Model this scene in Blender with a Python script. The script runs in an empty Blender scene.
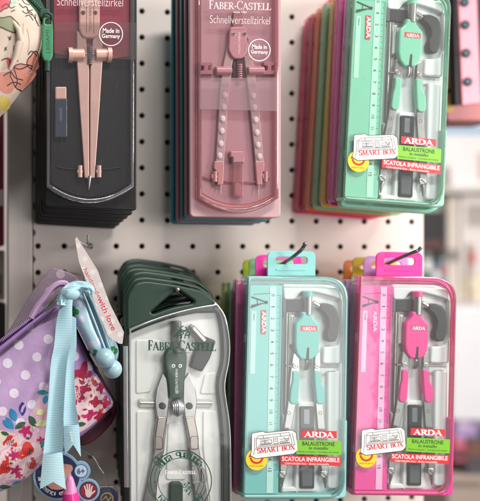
import bpy, bmesh, math, random
from mathutils import Vector, Matrix
random.seed(7)
R = math.radians
scene = bpy.context.scene
COL = scene.collection
# ------------------------------------------------------------------ camera geometry
F, PPX, PPY, YAW, DC, ZC = 690.0, 42.0, 262.0, R(6.0), 0.565, 1.30
def at(px, py, d=0.0):
    """point of the real place (metres) seen at photo pixel px,py on the plane d millimetres behind the front plane"""
    rx, rz = (px-PPX)/F, -(py-PPY)/F
    wx = rx*math.cos(YAW) + math.sin(YAW)
    wy = math.cos(YAW) - rx*math.sin(YAW)
    t = (DC + d*0.001)/wy
    return Vector((wx*t, d*0.001, ZC + rz*t))
def pxmm(px, py, d=0.0):
    return (at(px+1, py, d).x - at(px, py, d).x)*1000

cam_d = bpy.data.cameras.new('camera'); cam = bpy.data.objects.new('camera', cam_d); COL.objects.link(cam)
cam.location = (0, -DC, ZC); cam.rotation_euler = (R(90), 0, -YAW)
cam_d.sensor_width = 36; cam_d.sensor_fit = 'VERTICAL'; cam_d.sensor_height = 36
cam_d.lens = F*36/501; cam_d.shift_x = (240-PPX)/501; cam_d.shift_y = -(250.5-PPY)/501
cam_d.clip_start = 0.02; cam_d.clip_end = 50
cam_d.dof.use_dof = True; cam_d.dof.focus_distance = 0.575; cam_d.dof.aperture_fstop = 2.9
scene.camera = cam

# ------------------------------------------------------------------ materials
def lin(h):
    h = h.lstrip('#'); o = []
    for i in (0, 2, 4):
        c = int(h[i:i+2], 16)/255
        o.append(c/12.92 if c <= .04045 else ((c+.055)/1.055)**2.4)
    return (*o, 1)
MATS = {}
def pm(name, col, rough=.4, metal=0.0, spec=.5, var=.08, vscale=120, bump=0.0, bscale=900, coat=0.0, sheen=0.0):
    if name in MATS: return MATS[name]
    m = bpy.data.materials.new(name); m.use_nodes = True; n = m.node_tree.nodes; l = m.node_tree.links
    b = n['Principled BSDF']; c = lin(col) if isinstance(col, str) else (*col, 1)
    b.inputs['Metallic'].default_value = metal; b.inputs['Specular IOR Level'].default_value = spec
    b.inputs['Coat Weight'].default_value = coat; b.inputs['Sheen Weight'].default_value = sheen
    tc = n.new('ShaderNodeTexCoord'); nz = n.new('ShaderNodeTexNoise'); nz.inputs['Scale'].default_value = vscale; nz.inputs['Detail'].default_value = 5
    l.new(tc.outputs['Object'], nz.inputs['Vector'])
    mx = n.new('ShaderNodeMix'); mx.data_type = 'RGBA'
    mx.inputs[6].default_value = tuple(x*(1-var) for x in c[:3])+(1,); mx.inputs[7].default_value = tuple(min(1, x*(1+var)) for x in c[:3])+(1,)
    l.new(nz.outputs['Fac'], mx.inputs[0]); l.new(mx.outputs[2], b.inputs['Base Color'])
    mr = n.new('ShaderNodeMapRange'); mr.inputs[3].default_value = max(.03, rough-.08); mr.inputs[4].default_value = min(1, rough+.08)
    l.new(nz.outputs['Fac'], mr.inputs[0]); l.new(mr.outputs[0], b.inputs['Roughness'])
    if bump:
        n2 = n.new('ShaderNodeTexNoise'); n2.inputs['Scale'].default_value = bscale; n2.inputs['Detail'].default_value = 3
        l.new(tc.outputs['Object'], n2.inputs['Vector'])
        bp = n.new('ShaderNodeBump'); bp.inputs['Strength'].default_value = bump; bp.inputs['Distance'].default_value = .0004
        l.new(n2.outputs['Fac'], bp.inputs['Height']); l.new(bp.outputs[0], b.inputs['Normal'])
    MATS[name] = m; return m
def clear(name, tint='#ffffff', rough=.06, base=.02, body=0.0, bodycol='#ffffff', ior=1.45, bump=.25):
    """thin clear plastic: transparent film with fresnel gloss, faint scuffs, an optional share of milky body colour"""
    if name in MATS: return MATS[name]
    m = bpy.data.materials.new(name); m.use_nodes = True; n = m.node_tree.nodes; l = m.node_tree.links
    n.remove(n['Principled BSDF']); out = n['Material Output']
    tr = n.new('ShaderNodeBsdfTransparent'); tr.inputs[0].default_value = lin(tint)
    gl = n.new('ShaderNodeBsdfGlossy'); gl.inputs['Roughness'].default_value = rough
    df = n.new('ShaderNodeBsdfDiffuse'); df.inputs[0].default_value = lin(bodycol)
    lw = n.new('ShaderNodeLayerWeight'); lw.inputs[0].default_value = .5
    pw = n.new('ShaderNodeMath'); pw.operation = 'POWER'; pw.inputs[1].default_value = 4.5; l.new(lw.outputs['Facing'], pw.inputs[0])
    fr = n.new('ShaderNodeMath'); fr.operation = 'MULTIPLY_ADD'; fr.inputs[1].default_value = .9; fr.inputs[2].default_value = .018; l.new(pw.outputs[0], fr.inputs[0])
    tc = n.new('ShaderNodeTexCoord'); nz = n.new('ShaderNodeTexNoise'); nz.inputs['Scale'].default_value = 35; nz.inputs['Detail'].default_value = 2
    l.new(tc.outputs['Object'], nz.inputs['Vector'])
    bp = n.new('ShaderNodeBump'); bp.inputs['Strength'].default_value = bump; bp.inputs['Distance'].default_value = .002
    l.new(nz.outputs['Fac'], bp.inputs['Height']); l.new(bp.outputs[0], gl.inputs['Normal'])
    ad = n.new('ShaderNodeMath'); ad.operation = 'ADD'; ad.inputs[1].default_value = base; l.new(fr.outputs[0], ad.inputs[0])
    mp = n.new('ShaderNodeMapping'); mp.inputs['Rotation'].default_value = (0, .9, 0); mp.inputs['Scale'].default_value = (900, 300, 60); l.new(tc.outputs['Object'], mp.inputs[0])
    sc = n.new('ShaderNodeTexNoise'); sc.inputs['Scale'].default_value = 1; sc.inputs['Detail'].default_value = 1; l.new(mp.outputs[0], sc.inputs['Vector'])
    sr = n.new('ShaderNodeMapRange'); sr.inputs[1].default_value = .66; sr.inputs[2].default_value = .78; sr.inputs[3].default_value = body; sr.inputs[4].default_value = body+.03; l.new(sc.outputs['Fac'], sr.inputs[0])
    m1 = n.new('ShaderNodeMixShader'); l.new(sr.outputs[0], m1.inputs[0]); l.new(tr.outputs[0], m1.inputs[1]); l.new(df.outputs[0], m1.inputs[2])
    m2 = n.new('ShaderNodeMixShader'); l.new(ad.outputs[0], m2.inputs[0]); l.new(m1.outputs[0], m2.inputs[1]); l.new(gl.outputs[0], m2.inputs[2])
    l.new(m2.outputs[0], out.inputs[0]); MATS[name] = m; return m
def dotted(name, col, dot, pitch, rad, ang=8, rough=.5, coat=.1):
    """printed polka dots: a staggered grid of discs in object space"""
    if name in MATS: return MATS[name]
    m = pm(name, col, rough, var=.07, vscale=70, bump=1.0, bscale=150, coat=coat); n = m.node_tree.nodes; l = m.node_tree.links; b = n['Principled BSDF']
    tc = n.new('ShaderNodeTexCoord'); mp = n.new('ShaderNodeMapping'); mp.inputs['Rotation'].default_value = (0, R(ang), 0)
    mp.inputs['Scale'].default_value = (1/pitch,)*3; l.new(tc.outputs['Object'], mp.inputs[0])
    facs = []
    for off in ((0, 0), (.5, .5)):
        a = n.new('ShaderNodeVectorMath'); a.operation = 'ADD'; a.inputs[1].default_value = (off[0], 0, off[1]); l.new(mp.outputs[0], a.inputs[0])
        f = n.new('ShaderNodeVectorMath'); f.operation = 'FRACTION'; l.new(a.outputs[0], f.inputs[0])
        s = n.new('ShaderNodeVectorMath'); s.operation = 'SUBTRACT'; s.inputs[1].default_value = (.5, .5, .5); l.new(f.outputs[0], s.inputs[0])
        mu = n.new('ShaderNodeVectorMath'); mu.operation = 'MULTIPLY'; mu.inputs[1].default_value = (1, 0, 1); l.new(s.outputs[0], mu.inputs[0])
        ln = n.new('ShaderNodeVectorMath'); ln.operation = 'LENGTH'; l.new(mu.outputs[0], ln.inputs[0])
        lt = n.new('ShaderNodeMath'); lt.operation = 'LESS_THAN'; lt.inputs[1].default_value = rad/pitch; l.new(ln.outputs['Value'], lt.inputs[0]); facs.append(lt)
    mxx = n.new('ShaderNodeMath'); mxx.operation = 'MAXIMUM'; l.new(facs[0].outputs[0], mxx.inputs[0]); l.new(facs[1].outputs[0], mxx.inputs[1])
    mix = n.new('ShaderNodeMix'); mix.data_type = 'RGBA'; mix.inputs[7].default_value = lin(dot)
    l.new(mxx.outputs[0], mix.inputs[0]); l.new(b.inputs['Base Color'].links[0].from_socket, mix.inputs[6]); l.new(mix.outputs[2], b.inputs['Base Color'])
    return m

# ------------------------------------------------------------------ mesh builder
TMP_N = [0]
def curve_mesh(loops, half, bev, res):
    cu = bpy.data.curves.new('c', 'CURVE'); cu.dimensions = '2D'; cu.fill_mode = 'BOTH'
    cu.bevel_depth = bev; cu.offset = -bev; cu.bevel_resolution = res; cu.extrude = max(0, half-bev)
    for lp in loops:
        s = cu.splines.new('POLY'); s.points.add(len(lp)-1); s.use_cyclic_u = True
        for p, q in zip(s.points, lp): p.co = (q[0], q[1], 0, 1)
    ob = bpy.data.objects.new('c', cu); me = ob.to_mesh()
    vs = [v.co.copy() for v in me.vertices]; fs = [tuple(p.vertices) for p in me.polygons]
    ob.to_mesh_clear(); bpy.data.objects.remove(ob); bpy.data.curves.remove(cu)
    return vs, fs
def text_mesh(s, bold=0.0, spacing=1.0):
    cu = bpy.data.curves.new('t', 'FONT'); cu.body = s; cu.size = 10; cu.offset = bold; cu.space_character = spacing; cu.resolution_u = 3
    ob = bpy.data.objects.new('t', cu); me = ob.to_mesh()
    vs = [v.co.copy() for v in me.vertices]; fs = [tuple(p.vertices) for p in me.polygons]
    ob.to_mesh_clear(); bpy.data.objects.remove(ob); bpy.data.curves.remove(cu)
    return vs, fs
T_, t_ = .15, .055
GLY = {
 'A': (.82, [('s', .09, 0, .39, 1, 't'), ('s', .37, 1, .71, 0, 'T'), ('s', .2, .34, .57, .34, 't'), ('s', 0, .02, .2, .02, 't'), ('s', .56, .02, .84, .02, 't')]),
 'B': (.68, [('s', .16, 0, .16, 1, 'T'), ('a', .3, .76, .22, .24, -90, 90), ('a', .3, .26, .28, .26, -90, 90), ('s', .03, .98, .3, .98, 't'), ('s', .16, .51, .3, .51, 't'), ('s', .03, .02, .3, .02, 't')]),
 'C': (.82, [('a', .46, .5, .4, .49, 42, 318), ('s', .76, .68, .76, .95, 't')]),
 'D': (.86, [('s', .16, 0, .16, 1, 'T'), ('a', .3, .5, .46, .48, -90, 90), ('s', .03, .98, .3, .98, 't'), ('s', .03, .02, .3, .02, 't')]),
 'E': (.68, [('s', .16, 0, .16, 1, 'T'), ('s', .03, .98, .56, .98, 't'), ('s', .16, .52, .44, .52, 't'), ('s', .03, .02, .6, .02, 't'), ('s', .56, .99, .56, .78, 't'), ('s', .6, 0, .6, .23, 't'), ('s', .44, .42, .44, .62, 't')]),
 'F': (.63, [('s', .16, 0, .16, 1, 'T'), ('s', .03, .98, .56, .98, 't'), ('s', .16, .5, .44, .5, 't'), ('s', .03, .02, .32, .02, 't'), ('s', .56, .99, .56, .76, 't'), ('s', .44, .4, .44, .6, 't')]),
 'L': (.62, [('s', .16, 0, .16, 1, 'T'), ('s', .03, .98, .3, .98, 't'), ('s', .03, .02, .58, .02, 't'), ('s', .58, 0, .58, .25, 't')]),
 'R': (.76, [('s', .16, 0, .16, 1, 'T'), ('a', .3, .75, .24, .24, -90, 90), ('s', .03, .98, .3, .98, 't'), ('s', .16, .5, .32, .5, 't'), ('s', .34, .5, .68, .02, 'T'), ('s', .03, .02, .32, .02, 't'), ('s', .62, .02, .8, .02, 't')]),
 'S': (.6, [('a', .3, .75, .22, .24, 30, 270), ('a', .3, .26, .24, .25, 90, -150), ('s', .5, .7, .5, .95, 't'), ('s', .07, .04, .07, .3, 't')]),
 'T': (.72, [('s', .35, 0, .35, 1, 'T'), ('s', .0, .98, .7, .98, 't'), ('s', .01, .98, .01, .76, 't'), ('s', .69, .98, .69, .76, 't'), ('s', .18, .02, .52, .02, 't')]),
 'M': (1.0, [('s', .12, 0, .16, 1, 't'), ('s', .16, .98, .48, .08, 'T'), ('s', .48, .05, .8, .98, 't'), ('s', .82, 0, .82, 1, 'T'), ('s', 0, .02, .24, .02, 't'), ('s', .68, .02, .96, .02, 't'), ('s', .02, .98, .18, .98, 't'), ('s', .8, .98, .96, .98, 't')]),
 'O': (.86, [('a', .42, .5, .36, .47, 0, 360)]), 'X': (.78, [('s', .08, 1, .66, 0, 'T'), ('s', .62, 1, .1, 0, 't'), ('s', 0, .02, .22, .02, 't'), ('s', .52, .02, .76, .02, 't'), ('s', 0, .98, .24, .98, 't'), ('s', .5, .98, .74, .98, 't')]),
 '-': (.42, [('s', .06, .4, .34, .4, 'T')]), ' ': (.35, [])}
class MB:
    def __init__(s): s.v = []; s.f = []; s.m = []; s.mats = []
    def mi(s, mat):
        if mat not in s.mats: s.mats.append(mat)
        return s.mats.index(mat)
    def add(s, vs, fs, mat):
        o = len(s.v); k = s.mi(mat); s.v += [Vector(v) for v in vs]
        for f in fs: s.f.append(tuple(i+o for i in f)); s.m.append(k)
        return s
    # a plate: outline (and holes) in photo pixels on the plane y0 mm, th mm thick going back
    def plate(s, loops, y0, th, mat, bev=0.0, res=2, back=None):
        if isinstance(loops[0][0], (int, float)): loops = [loops]
        L = [[(at(p[0], p[1], y0).x*1000, at(p[0], p[1], y0).z*1000) for p in lp] for lp in loops]
        cx, cy = L[0][0]
        vs, fs = curve_mesh([[(x-cx, y-cy) for x, y in lp] for lp in L], th/2, bev, res)
        return s.add([((v.x+cx)*.001, (y0+th/2-v.z)*.001, (v.y+cy)*.001) for v in vs], fs, mat)
    def film(s, pts, y0, mat):                       # printed area / flat ink, no thickness of its own
        P = [at(p[0], p[1], y0) for p in pts]
        return s.add(P, [tuple(range(len(P)))[::-1] if area(pts) < 0 else tuple(range(len(P)))], mat)
    def ring(s, cx, cy, r, w, y0, mat, n=40, a0=0, a1=360):
        vs, fs = [], []
        for i in range(n+1):
            a = R(a0+(a1-a0)*i/n)
            for q in (r-w/2, r+w/2): vs.append(at(cx+q*math.cos(a), cy+q*math.sin(a), y0))
        for i in range(n): fs.append((2*i, 2*i+1, 2*i+3, 2*i+2))
        return s.add(vs, fs, mat)
    def line(s, pts, w, y0, mat):
        """flat ink stroke along pixel points"""
        for k, (a, b) in enumerate(zip(pts, pts[1:])):
            dx, dy = b[0]-a[0], b[1]-a[1]; L = math.hypot(dx, dy) or 1; nx, ny = -dy/L*w/2, dx/L*w/2
            d = y0-.004*k
            s.add([at(a[0]+nx, a[1]+ny, d), at(b[0]+nx, b[1]+ny, d), at(b[0]-nx, b[1]-ny, d), at(a[0]-nx, a[1]-ny, d)], [(0, 1, 2, 3)], mat)
        return s
    def disc(s, cx, cy, r, y0, mat, n=28): return s.film([(cx+r*math.cos(i*2*math.pi/n), cy+r*math.sin(i*2*math.pi/n)) for i in range(n)], y0, mat)
    def cyl(s, cx, cy, r, y0, th, mat, bev=0.0, n=28): return s.plate([(cx+r*math.cos(i*2*math.pi/n), cy+r*math.sin(i*2*math.pi/n)) for i in range(n)], y0, th, mat, bev)
    def tube(s, pts, rad, mat, n=14, raw=False, cap=True):
        """round bar through (px,py,depth) points; rad in mm, a number or one per point"""
        P = [Vector(p) if raw else at(*p) for p in pts]; N = len(P)
        rad = [rad]*N if not hasattr(rad, '__len__') else rad
        vs, fs = [], []; up = Vector((.13, .31, .94))
        for i, p in enumerate(P):
            t = (P[min(i+1, N-1)]-P[max(i-1, 0)]).normalized()
            a = t.cross(up)
            if a.length < 1e-4: a = t.cross(Vector((1, 0, 0)))
            a.normalize(); b = t.cross(a); 
            for j in range(n):
                q = 2*math.pi*j/n; vs.append(p+(a*math.cos(q)+b*math.sin(q))*rad[i]*.001)
        for i in range(N-1):
            for j in range(n):
                k = (j+1) % n; fs.append((i*n+j, i*n+k, (i+1)*n+k, (i+1)*n+j))
        if cap: fs.append(tuple(range(n))); fs.append(tuple(range((N-1)*n, N*n))[::-1])
        return s.add(vs, fs, mat)
    def ball(s, px, py, d, r, mat, n=20, m=12, sc=(1, 1, 1)):
        c = at(px, py, d); vs, fs = [], []
        for i in range(m+1):
            th = math.pi*i/m
            for j in range(n):
                q = 2*math.pi*j/n
                vs.append(c+Vector((math.sin(th)*math.cos(q)*sc[0], math.sin(th)*math.sin(q)*sc[1], math.cos(th)*sc[2]))*r*.001)
        for i in range(m):
            for j in range(n):
                k = (j+1) % n; fs.append((i*n+j, (i+1)*n+j, (i+1)*n+k, i*n+k))
        return s.add(vs, fs, mat)
    def text(s, st, cx, cy, w, h, y0, mat, ang=0, bold=0.0, spacing=1.0):
        """lettering fitted into a w x h pixel box; ang clockwise degrees"""
        vs, fs = text_mesh(st, bold, spacing)
        if not vs: return s
        x0, x1 = min(v.x for v in vs), max(v.x for v in vs); a0, a1 = min(v.y for v in vs), max(v.y for v in vs)
        ca, sa = math.cos(R(ang)), math.sin(R(ang)); out = []
        for v in vs:
            u = ((v.x-x0)/(x1-x0)-.5)*w; q = -((v.y-a0)/(a1-a0)-.5)*h
            out.append(at(cx+u*ca-q*sa, cy+u*sa+q*ca, y0))
        return s.add(out, fs, mat)
    def arctext(s, st, cx, cy, r, h, y0, mat, a0, step, flip=False, bold=.06):
        """letters round a circle: a0 = screen angle (deg, clockwise from 12 o'clock) of the first one"""
        for i, ch in enumerate(st):
            if ch == ' ': continue
            a = a0+step*i; x = cx+r*math.sin(R(a)); y = cy-r*math.cos(R(a))
            s.text(ch, x, y, h*(.4 if ch in 'il' else .75), h*(1.0 if ch in "tldbkpqgyf" else .8), y0, mat, a+(180 if flip else 0), bold)
        return s
    def serif(s, st, x0, y1, w, h, y0, mat, k=1.0, ang=0, slope=0.0):
        """roman capitals cut from strokes; x0 left, y1 baseline (px), fitted to width w, height h"""
        tot = sum(GLY[c][0] for c in st); sx = w/tot; x = 0; cnt = 0
        ca, sa = math.cos(R(ang)), math.sin(R(ang))
        small = [1.0]
        def P(u, v, d):
            a, b = (x+u)*sx, -v*h*small[0]
            return at(x0+a*ca-b*sa, y1+a*sa+b*ca, d)
        for ic, c in enumerate(st):
            small[0] = .8 if ('-' in st and ic not in (0, st.index('-')+1)) else 1.0
            for g in GLY[c][1]:
                cnt += 1; d = y0-.003*(cnt % 7)
                if g[0] == 's':
                    _, a, b, e, f, ww = g; ww = (T_ if ww == 'T' else t_*1.25)*k
                    dx, dy = (e-a)*sx, (f-b)*h; L = math.hypot(dx, dy); nx, ny = -dy/L*ww/2*h, dx/L*ww/2*h
                    s.add([P(a+nx/sx, b+ny/h, d), P(e+nx/sx, f+ny/h, d), P(e-nx/sx, f-ny/h, d), P(a-nx/sx, b-ny/h, d)], [(0, 1, 2, 3)], mat)
                else:
                    _, cx, cy, rx, ry, a0, a1 = g; n = 14; vs = []
                    for i in range(n+1):
                        q = R(a0+(a1-a0)*i/n); ww = (t_+(T_-t_)*abs(math.cos(q)))*k/2
                        if c == 'S': ww = (t_+(T_-t_)*(abs(math.cos(q))**.5))*k/2
                        for e in (-ww, ww): vs.append(P(cx+(rx+e)*math.cos(q), cy+(ry+e*.9)*math.sin(q), d))
                    s.add(vs, [(2*i, 2*i+1, 2*i+3, 2*i+2) for i in range(n)], mat)
            x += GLY[c][0]
        return s
def area(p): return sum(a[0]*b[1]-b[0]*a[1] for a, b in zip(p, p[1:]+p[:1]))
def rnd(pts, r, n=6):
    """round the corners of a pixel polygon; r a number or one per corner"""
    N = len(pts); r = [r]*N if not hasattr(r, '__len__') else r; out = []
    for i in range(N):
        p = Vector(pts[i]); a = Vector(pts[i-1])-p; b = Vector(pts[(i+1) % N])-p; q = min(r[i], a.length*.48, b.length*.48)
        if q < .05: out.append((p.x, p.y)); continue
        A = p+a.normalized()*q; B = p+b.normalized()*q
        for k in range(n+1):
            t = k/n; v = A*(1-t)**2+p*2*t*(1-t)+B*t*t; out.append((v.x, v.y))
    return out
def rr(x0, y0, x1, y1, r, n=6): return rnd([(x0, y0), (x1, y0), (x1, y1), (x0, y1)], r, n)
def rotpx(pts, ang, c):
    ca, sa = math.cos(R(ang)), math.sin(R(ang))
    return [(c[0]+(x-c[0])*ca-(y-c[1])*sa, c[1]+(x-c[0])*sa+(y-c[1])*ca) for x, y in pts]
def smooth(pts, n=5, closed=True):
    out = []; N = len(pts)
    for i in range(N if closed else N-1):
        if closed: p0, p1, p2, p3 = (Vector(pts[(i+k) % N]) for k in (-1, 0, 1, 2))
        else: p0, p1, p2, p3 = Vector(pts[max(i-1, 0)]), Vector(pts[i]), Vector(pts[i+1]), Vector(pts[min(i+2, N-1)])
        for k in range(n):
            t = k/n; v = .5*((2*p1)+(-p0+p2)*t+(2*p0-5*p1+4*p2-p3)*t*t+(-p0+3*p1-3*p2+p3)*t**3); out.append(tuple(v))
    if not closed: out.append(tuple(pts[-1]))
    return out

# ------------------------------------------------------------------ things and parts
XF = [None]                    # (old point, new point, turn): where a repeat of a kind is set up
def moved(p):
    if XF[0] is None: return p, 0
    a, b, w = XF[0]; return b+Matrix.Rotation(w, 3, 'Y')@(p-a), w
class Thing:
    def __init__(s, name, label, cat, px, py, d, group=None):
        s.O = at(px, py, d); s.r = bpy.data.objects.new(name, None); COL.objects.link(s.r); s.r.empty_display_size = .01
        loc, w = moved(s.O); s.r.location = loc; s.r.rotation_euler = (0, w, 0); s.r['label'] = label; s.r['category'] = cat
        if group: s.r['group'] = group
    def part(s, name, mb, parent=None, label=None, sharp=38):
        o = make(name, mb, s.O, sharp); o.parent = parent or s.r
        if label: o['label'] = label
        return o
def make(name, mb, O, sharp=38):
    me = bpy.data.meshes.new(name); me.from_pydata([v-O for v in mb.v], [], mb.f)
    for m in mb.mats: me.materials.append(m)
    me.polygons.foreach_set('material_index', mb.m); me.polygons.foreach_set('use_smooth', [True]*len(mb.f)); me.update()
    me.set_sharp_from_angle(angle=R(sharp))
    o = bpy.data.objects.new(name, me); COL.objects.link(o); return o
def solo(name, mb, label, cat, px, py, d, group=None, kind=None):
    O = at(px, py, d); o = make(name, mb, O); loc, w = moved(O); o.location = loc; o.rotation_euler = (0, w, 0)
    if kind: o['kind'] = kind
    if label: o['label'] = label
    if cat: o['category'] = cat
    if group: o['group'] = group
    return o
def copy_thing(root, loc, turn, label, group=None, swap=None):
    r = root.copy(); COL.objects.link(r); r.location = loc; r.rotation_euler = (0, turn, 0); r['label'] = label
    if group: r['group'] = group
    def rec(src, dst):
        for ch in src.children:
            c = ch.copy()
            if swap:
                c.data = ch.data.copy()
                for i, m in enumerate(c.data.materials):
                    if m.name in swap: c.data.materials[i] = swap[m.name]
            COL.objects.link(c); c.parent = dst; rec(ch, c)
    rec(root, r); return r

# shared materials
WHITE = pm('white_plastic', '#e4e2de', .38, var=.04, vscale=60)
INK = pm('black_ink', '#1c1c1f', .6); INKRED = pm('red_ink', '#cf2230', .6); INKW = pm('white_ink', '#f4f1ee', .55)
STEEL = pm('brushed_steel', '#b9b7b4', .3, metal=1, var=.1, bump=.1); DSTEEL = pm('dark_steel', '#8b8786', .38, metal=.8, var=.15, vscale=300)
CHARCOAL = pm('charcoal_plastic', '#15171c', .42, bump=.03); CLEAR = clear('clear_plastic', '#f6f8f8', .07, .012)
LBL_R = pm('red_label_paper', '#d62f37', .4); LBL_G = pm('green_label_paper', '#7cc22a', .4); LBL_Y = pm('yellow_label_paper', '#f3d116', .4); LBL_W = pm('white_label_paper', '#efedea', .4, var=.03)

# ================================================================== SETTING: pegboard, upright, hooks
def pegboard():
    D = 92; a = at(38, 246, D); pitch = .0254; n = 20; rad = .0029
    x1 = at(417, 250, D).x; m = pm('pegboard_paint', '#ddd3cc', .42, var=.09, vscale=26, bump=.2, bscale=900)
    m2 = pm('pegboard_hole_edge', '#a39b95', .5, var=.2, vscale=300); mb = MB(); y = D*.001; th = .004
    c0 = -1; ncol = int((x1-a.x)/pitch)+1
    xs = [a.x+(i-.5)*pitch for i in range(0, ncol+1)]
    xs[0] = at(33.5, 250, D).x
    xs.append(x1) if x1-xs[-1] > .002 else None
    for r in range(-11, 12):
        z0 = a.z+(r-.5)*pitch
        for i in range(len(xs)-1):
            xa, xb = xs[i], xs[i+1]; cx = a.x+i*pitch; cz = a.z+r*pitch
            if cx+rad > xb:      # narrow strip at the edge, no hole
                mb.add([(xa, y, z0), (xb, y, z0), (xb, y, z0+pitch), (xa, y, z0+pitch)], [(0, 1, 2, 3)], m); continue
            inn, out = [], []
            for k in range(n):
                q = 2*math.pi*(k+.5)/n; c, s_ = math.cos(q), math.sin(q); inn.append((cx+rad*c, y, cz+rad*s_))
                ex = (xb-cx if c > 0 else cx-xa)/max(abs(c), 1e-6); ez = pitch/2/max(abs(s_), 1e-6); t = min(ex, ez)
                out.append((cx+t*c, y, cz+t*s_))
            mb.add(inn+out, [(k, n+k, n+(k+1) % n, (k+1) % n) for k in range(n)], m)
            cs = [(xb, y, z0+pitch), (xa, y, z0+pitch), (xa, y, z0), (xb, y, z0)]
            # corner triangles
            for cq, co in zip((45, 135, 225, 315), cs):
                k = int(cq/360*n-.5) % n; mb.add([out[k], out[(k+1) % n], co], [(0, 1, 2)], m)
            inb = [(p[0], y+th, p[2]) for p in inn]
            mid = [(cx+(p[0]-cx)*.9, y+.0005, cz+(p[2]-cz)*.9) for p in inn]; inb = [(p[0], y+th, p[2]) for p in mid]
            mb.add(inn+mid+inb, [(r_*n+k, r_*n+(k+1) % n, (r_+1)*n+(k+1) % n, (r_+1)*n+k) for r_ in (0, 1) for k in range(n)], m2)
    zt, zb = a.z+11.5*pitch, a.z-11.5*pitch
    mb.add([(x1, y, zb), (x1, y+.015, zb), (x1, y+.015, zt), (x1, y, zt)], [(0, 1, 2, 3)], m)
    t = Thing('pegboard', 'pale grey perforated metal display panel behind all the hanging packs', 'pegboard', 225, 501, D)
    t.part('perforated_panel', mb)
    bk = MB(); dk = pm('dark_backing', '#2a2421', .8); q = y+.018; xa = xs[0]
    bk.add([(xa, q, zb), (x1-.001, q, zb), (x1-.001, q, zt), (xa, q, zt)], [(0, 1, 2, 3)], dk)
    tan = pm('tan_fibreboard', '#a58468', .8); xa2 = a.x-.006
    bk.add([(xa2, q-.004, zb), (xa2+.013, q-.004, zb), (xa2+.013, q-.004, zt), (xa2, q-.004, zt)], [(0, 1, 2, 3)], tan)
    t.part('backing', bk)
    # upright
    up = MB(); um = pm('upright_paint', '#d2c9c3', .42, var=.05, vscale=18)
    up.plate(rr(8, -30, 32.2, 560, 1.2), 86, 22, um, 1.2)
    u = Thing('shelf_upright', 'pale painted metal upright along the left edge of the perforated panel', 'upright', 20, 560, 86)
    u.part('post', up)
    fl = MB(); fl.plate(rr(30.6, -30, 33.4, 560, .3), 90.5, 6, pm('gap_shade_colour', '#6d6762', .6), .3); u.part('gap_shade_strip', fl)  # dark strip stands in for the shaded groove beside the panel
pegboard()
def hook(pts, rad, label, tip=None, mat=DSTEEL):
    t = Thing('peg_hook', label, 'hook', *pts[0], group='metal peg hooks holding the packs')
    mb = MB(); mb.tube([(*p[:2], p[2]) for p in smooth([tuple(p) for p in pts], 6, False)], rad, mat); t.part('rod', mb)
    if tip: b = MB(); b.ball(*pts[-1], tip, mat); t.part('tip', b)
    if rad < 1.25: return
    bp = MB(); x, y, d = pts[0]; bp.plate(rr(x-3, y-10, x+3, y+10, 1), 88.5, 2, mat, .4); t.part('back_plate', bp)
hook([(251, 281, 90), (286, 261.5, 17), (299, 252, -2), (303, 247.5, -5), (305, 244, -7)], 1.5, 'dark metal hook through the slot of the turquoise case hang tab', 1.9)
hook([(352, 281, 90), (392, 261.5, 17), (413, 252.5, -5), (418, 250.5, -8), (420.5, 248, -9)], 1.5, 'dark metal hook through the slot of the pink case hang tab', 1.5)
hook([(160, 286, 90), (172, 288, 30), (177.5, 289.5, -5)], 1.6, 'metal hook with pale round end in the green pack opening', 2.0, STEEL)
hook([(93, 246, 90), (90, 246, 78), (88.5, 248, 60), (88, 246, 50), (88, 236, 47)], 1.0, 'thin upturned wire hook above the swing tag', 1.0, STEEL)
hook([(66, 273, 90), (72, 273, 60), (82, 275, 30), (84, 282, 5)], 1.2, 'short wire hook behind the lilac pouch and ribbon', 1.3, STEEL)

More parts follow.
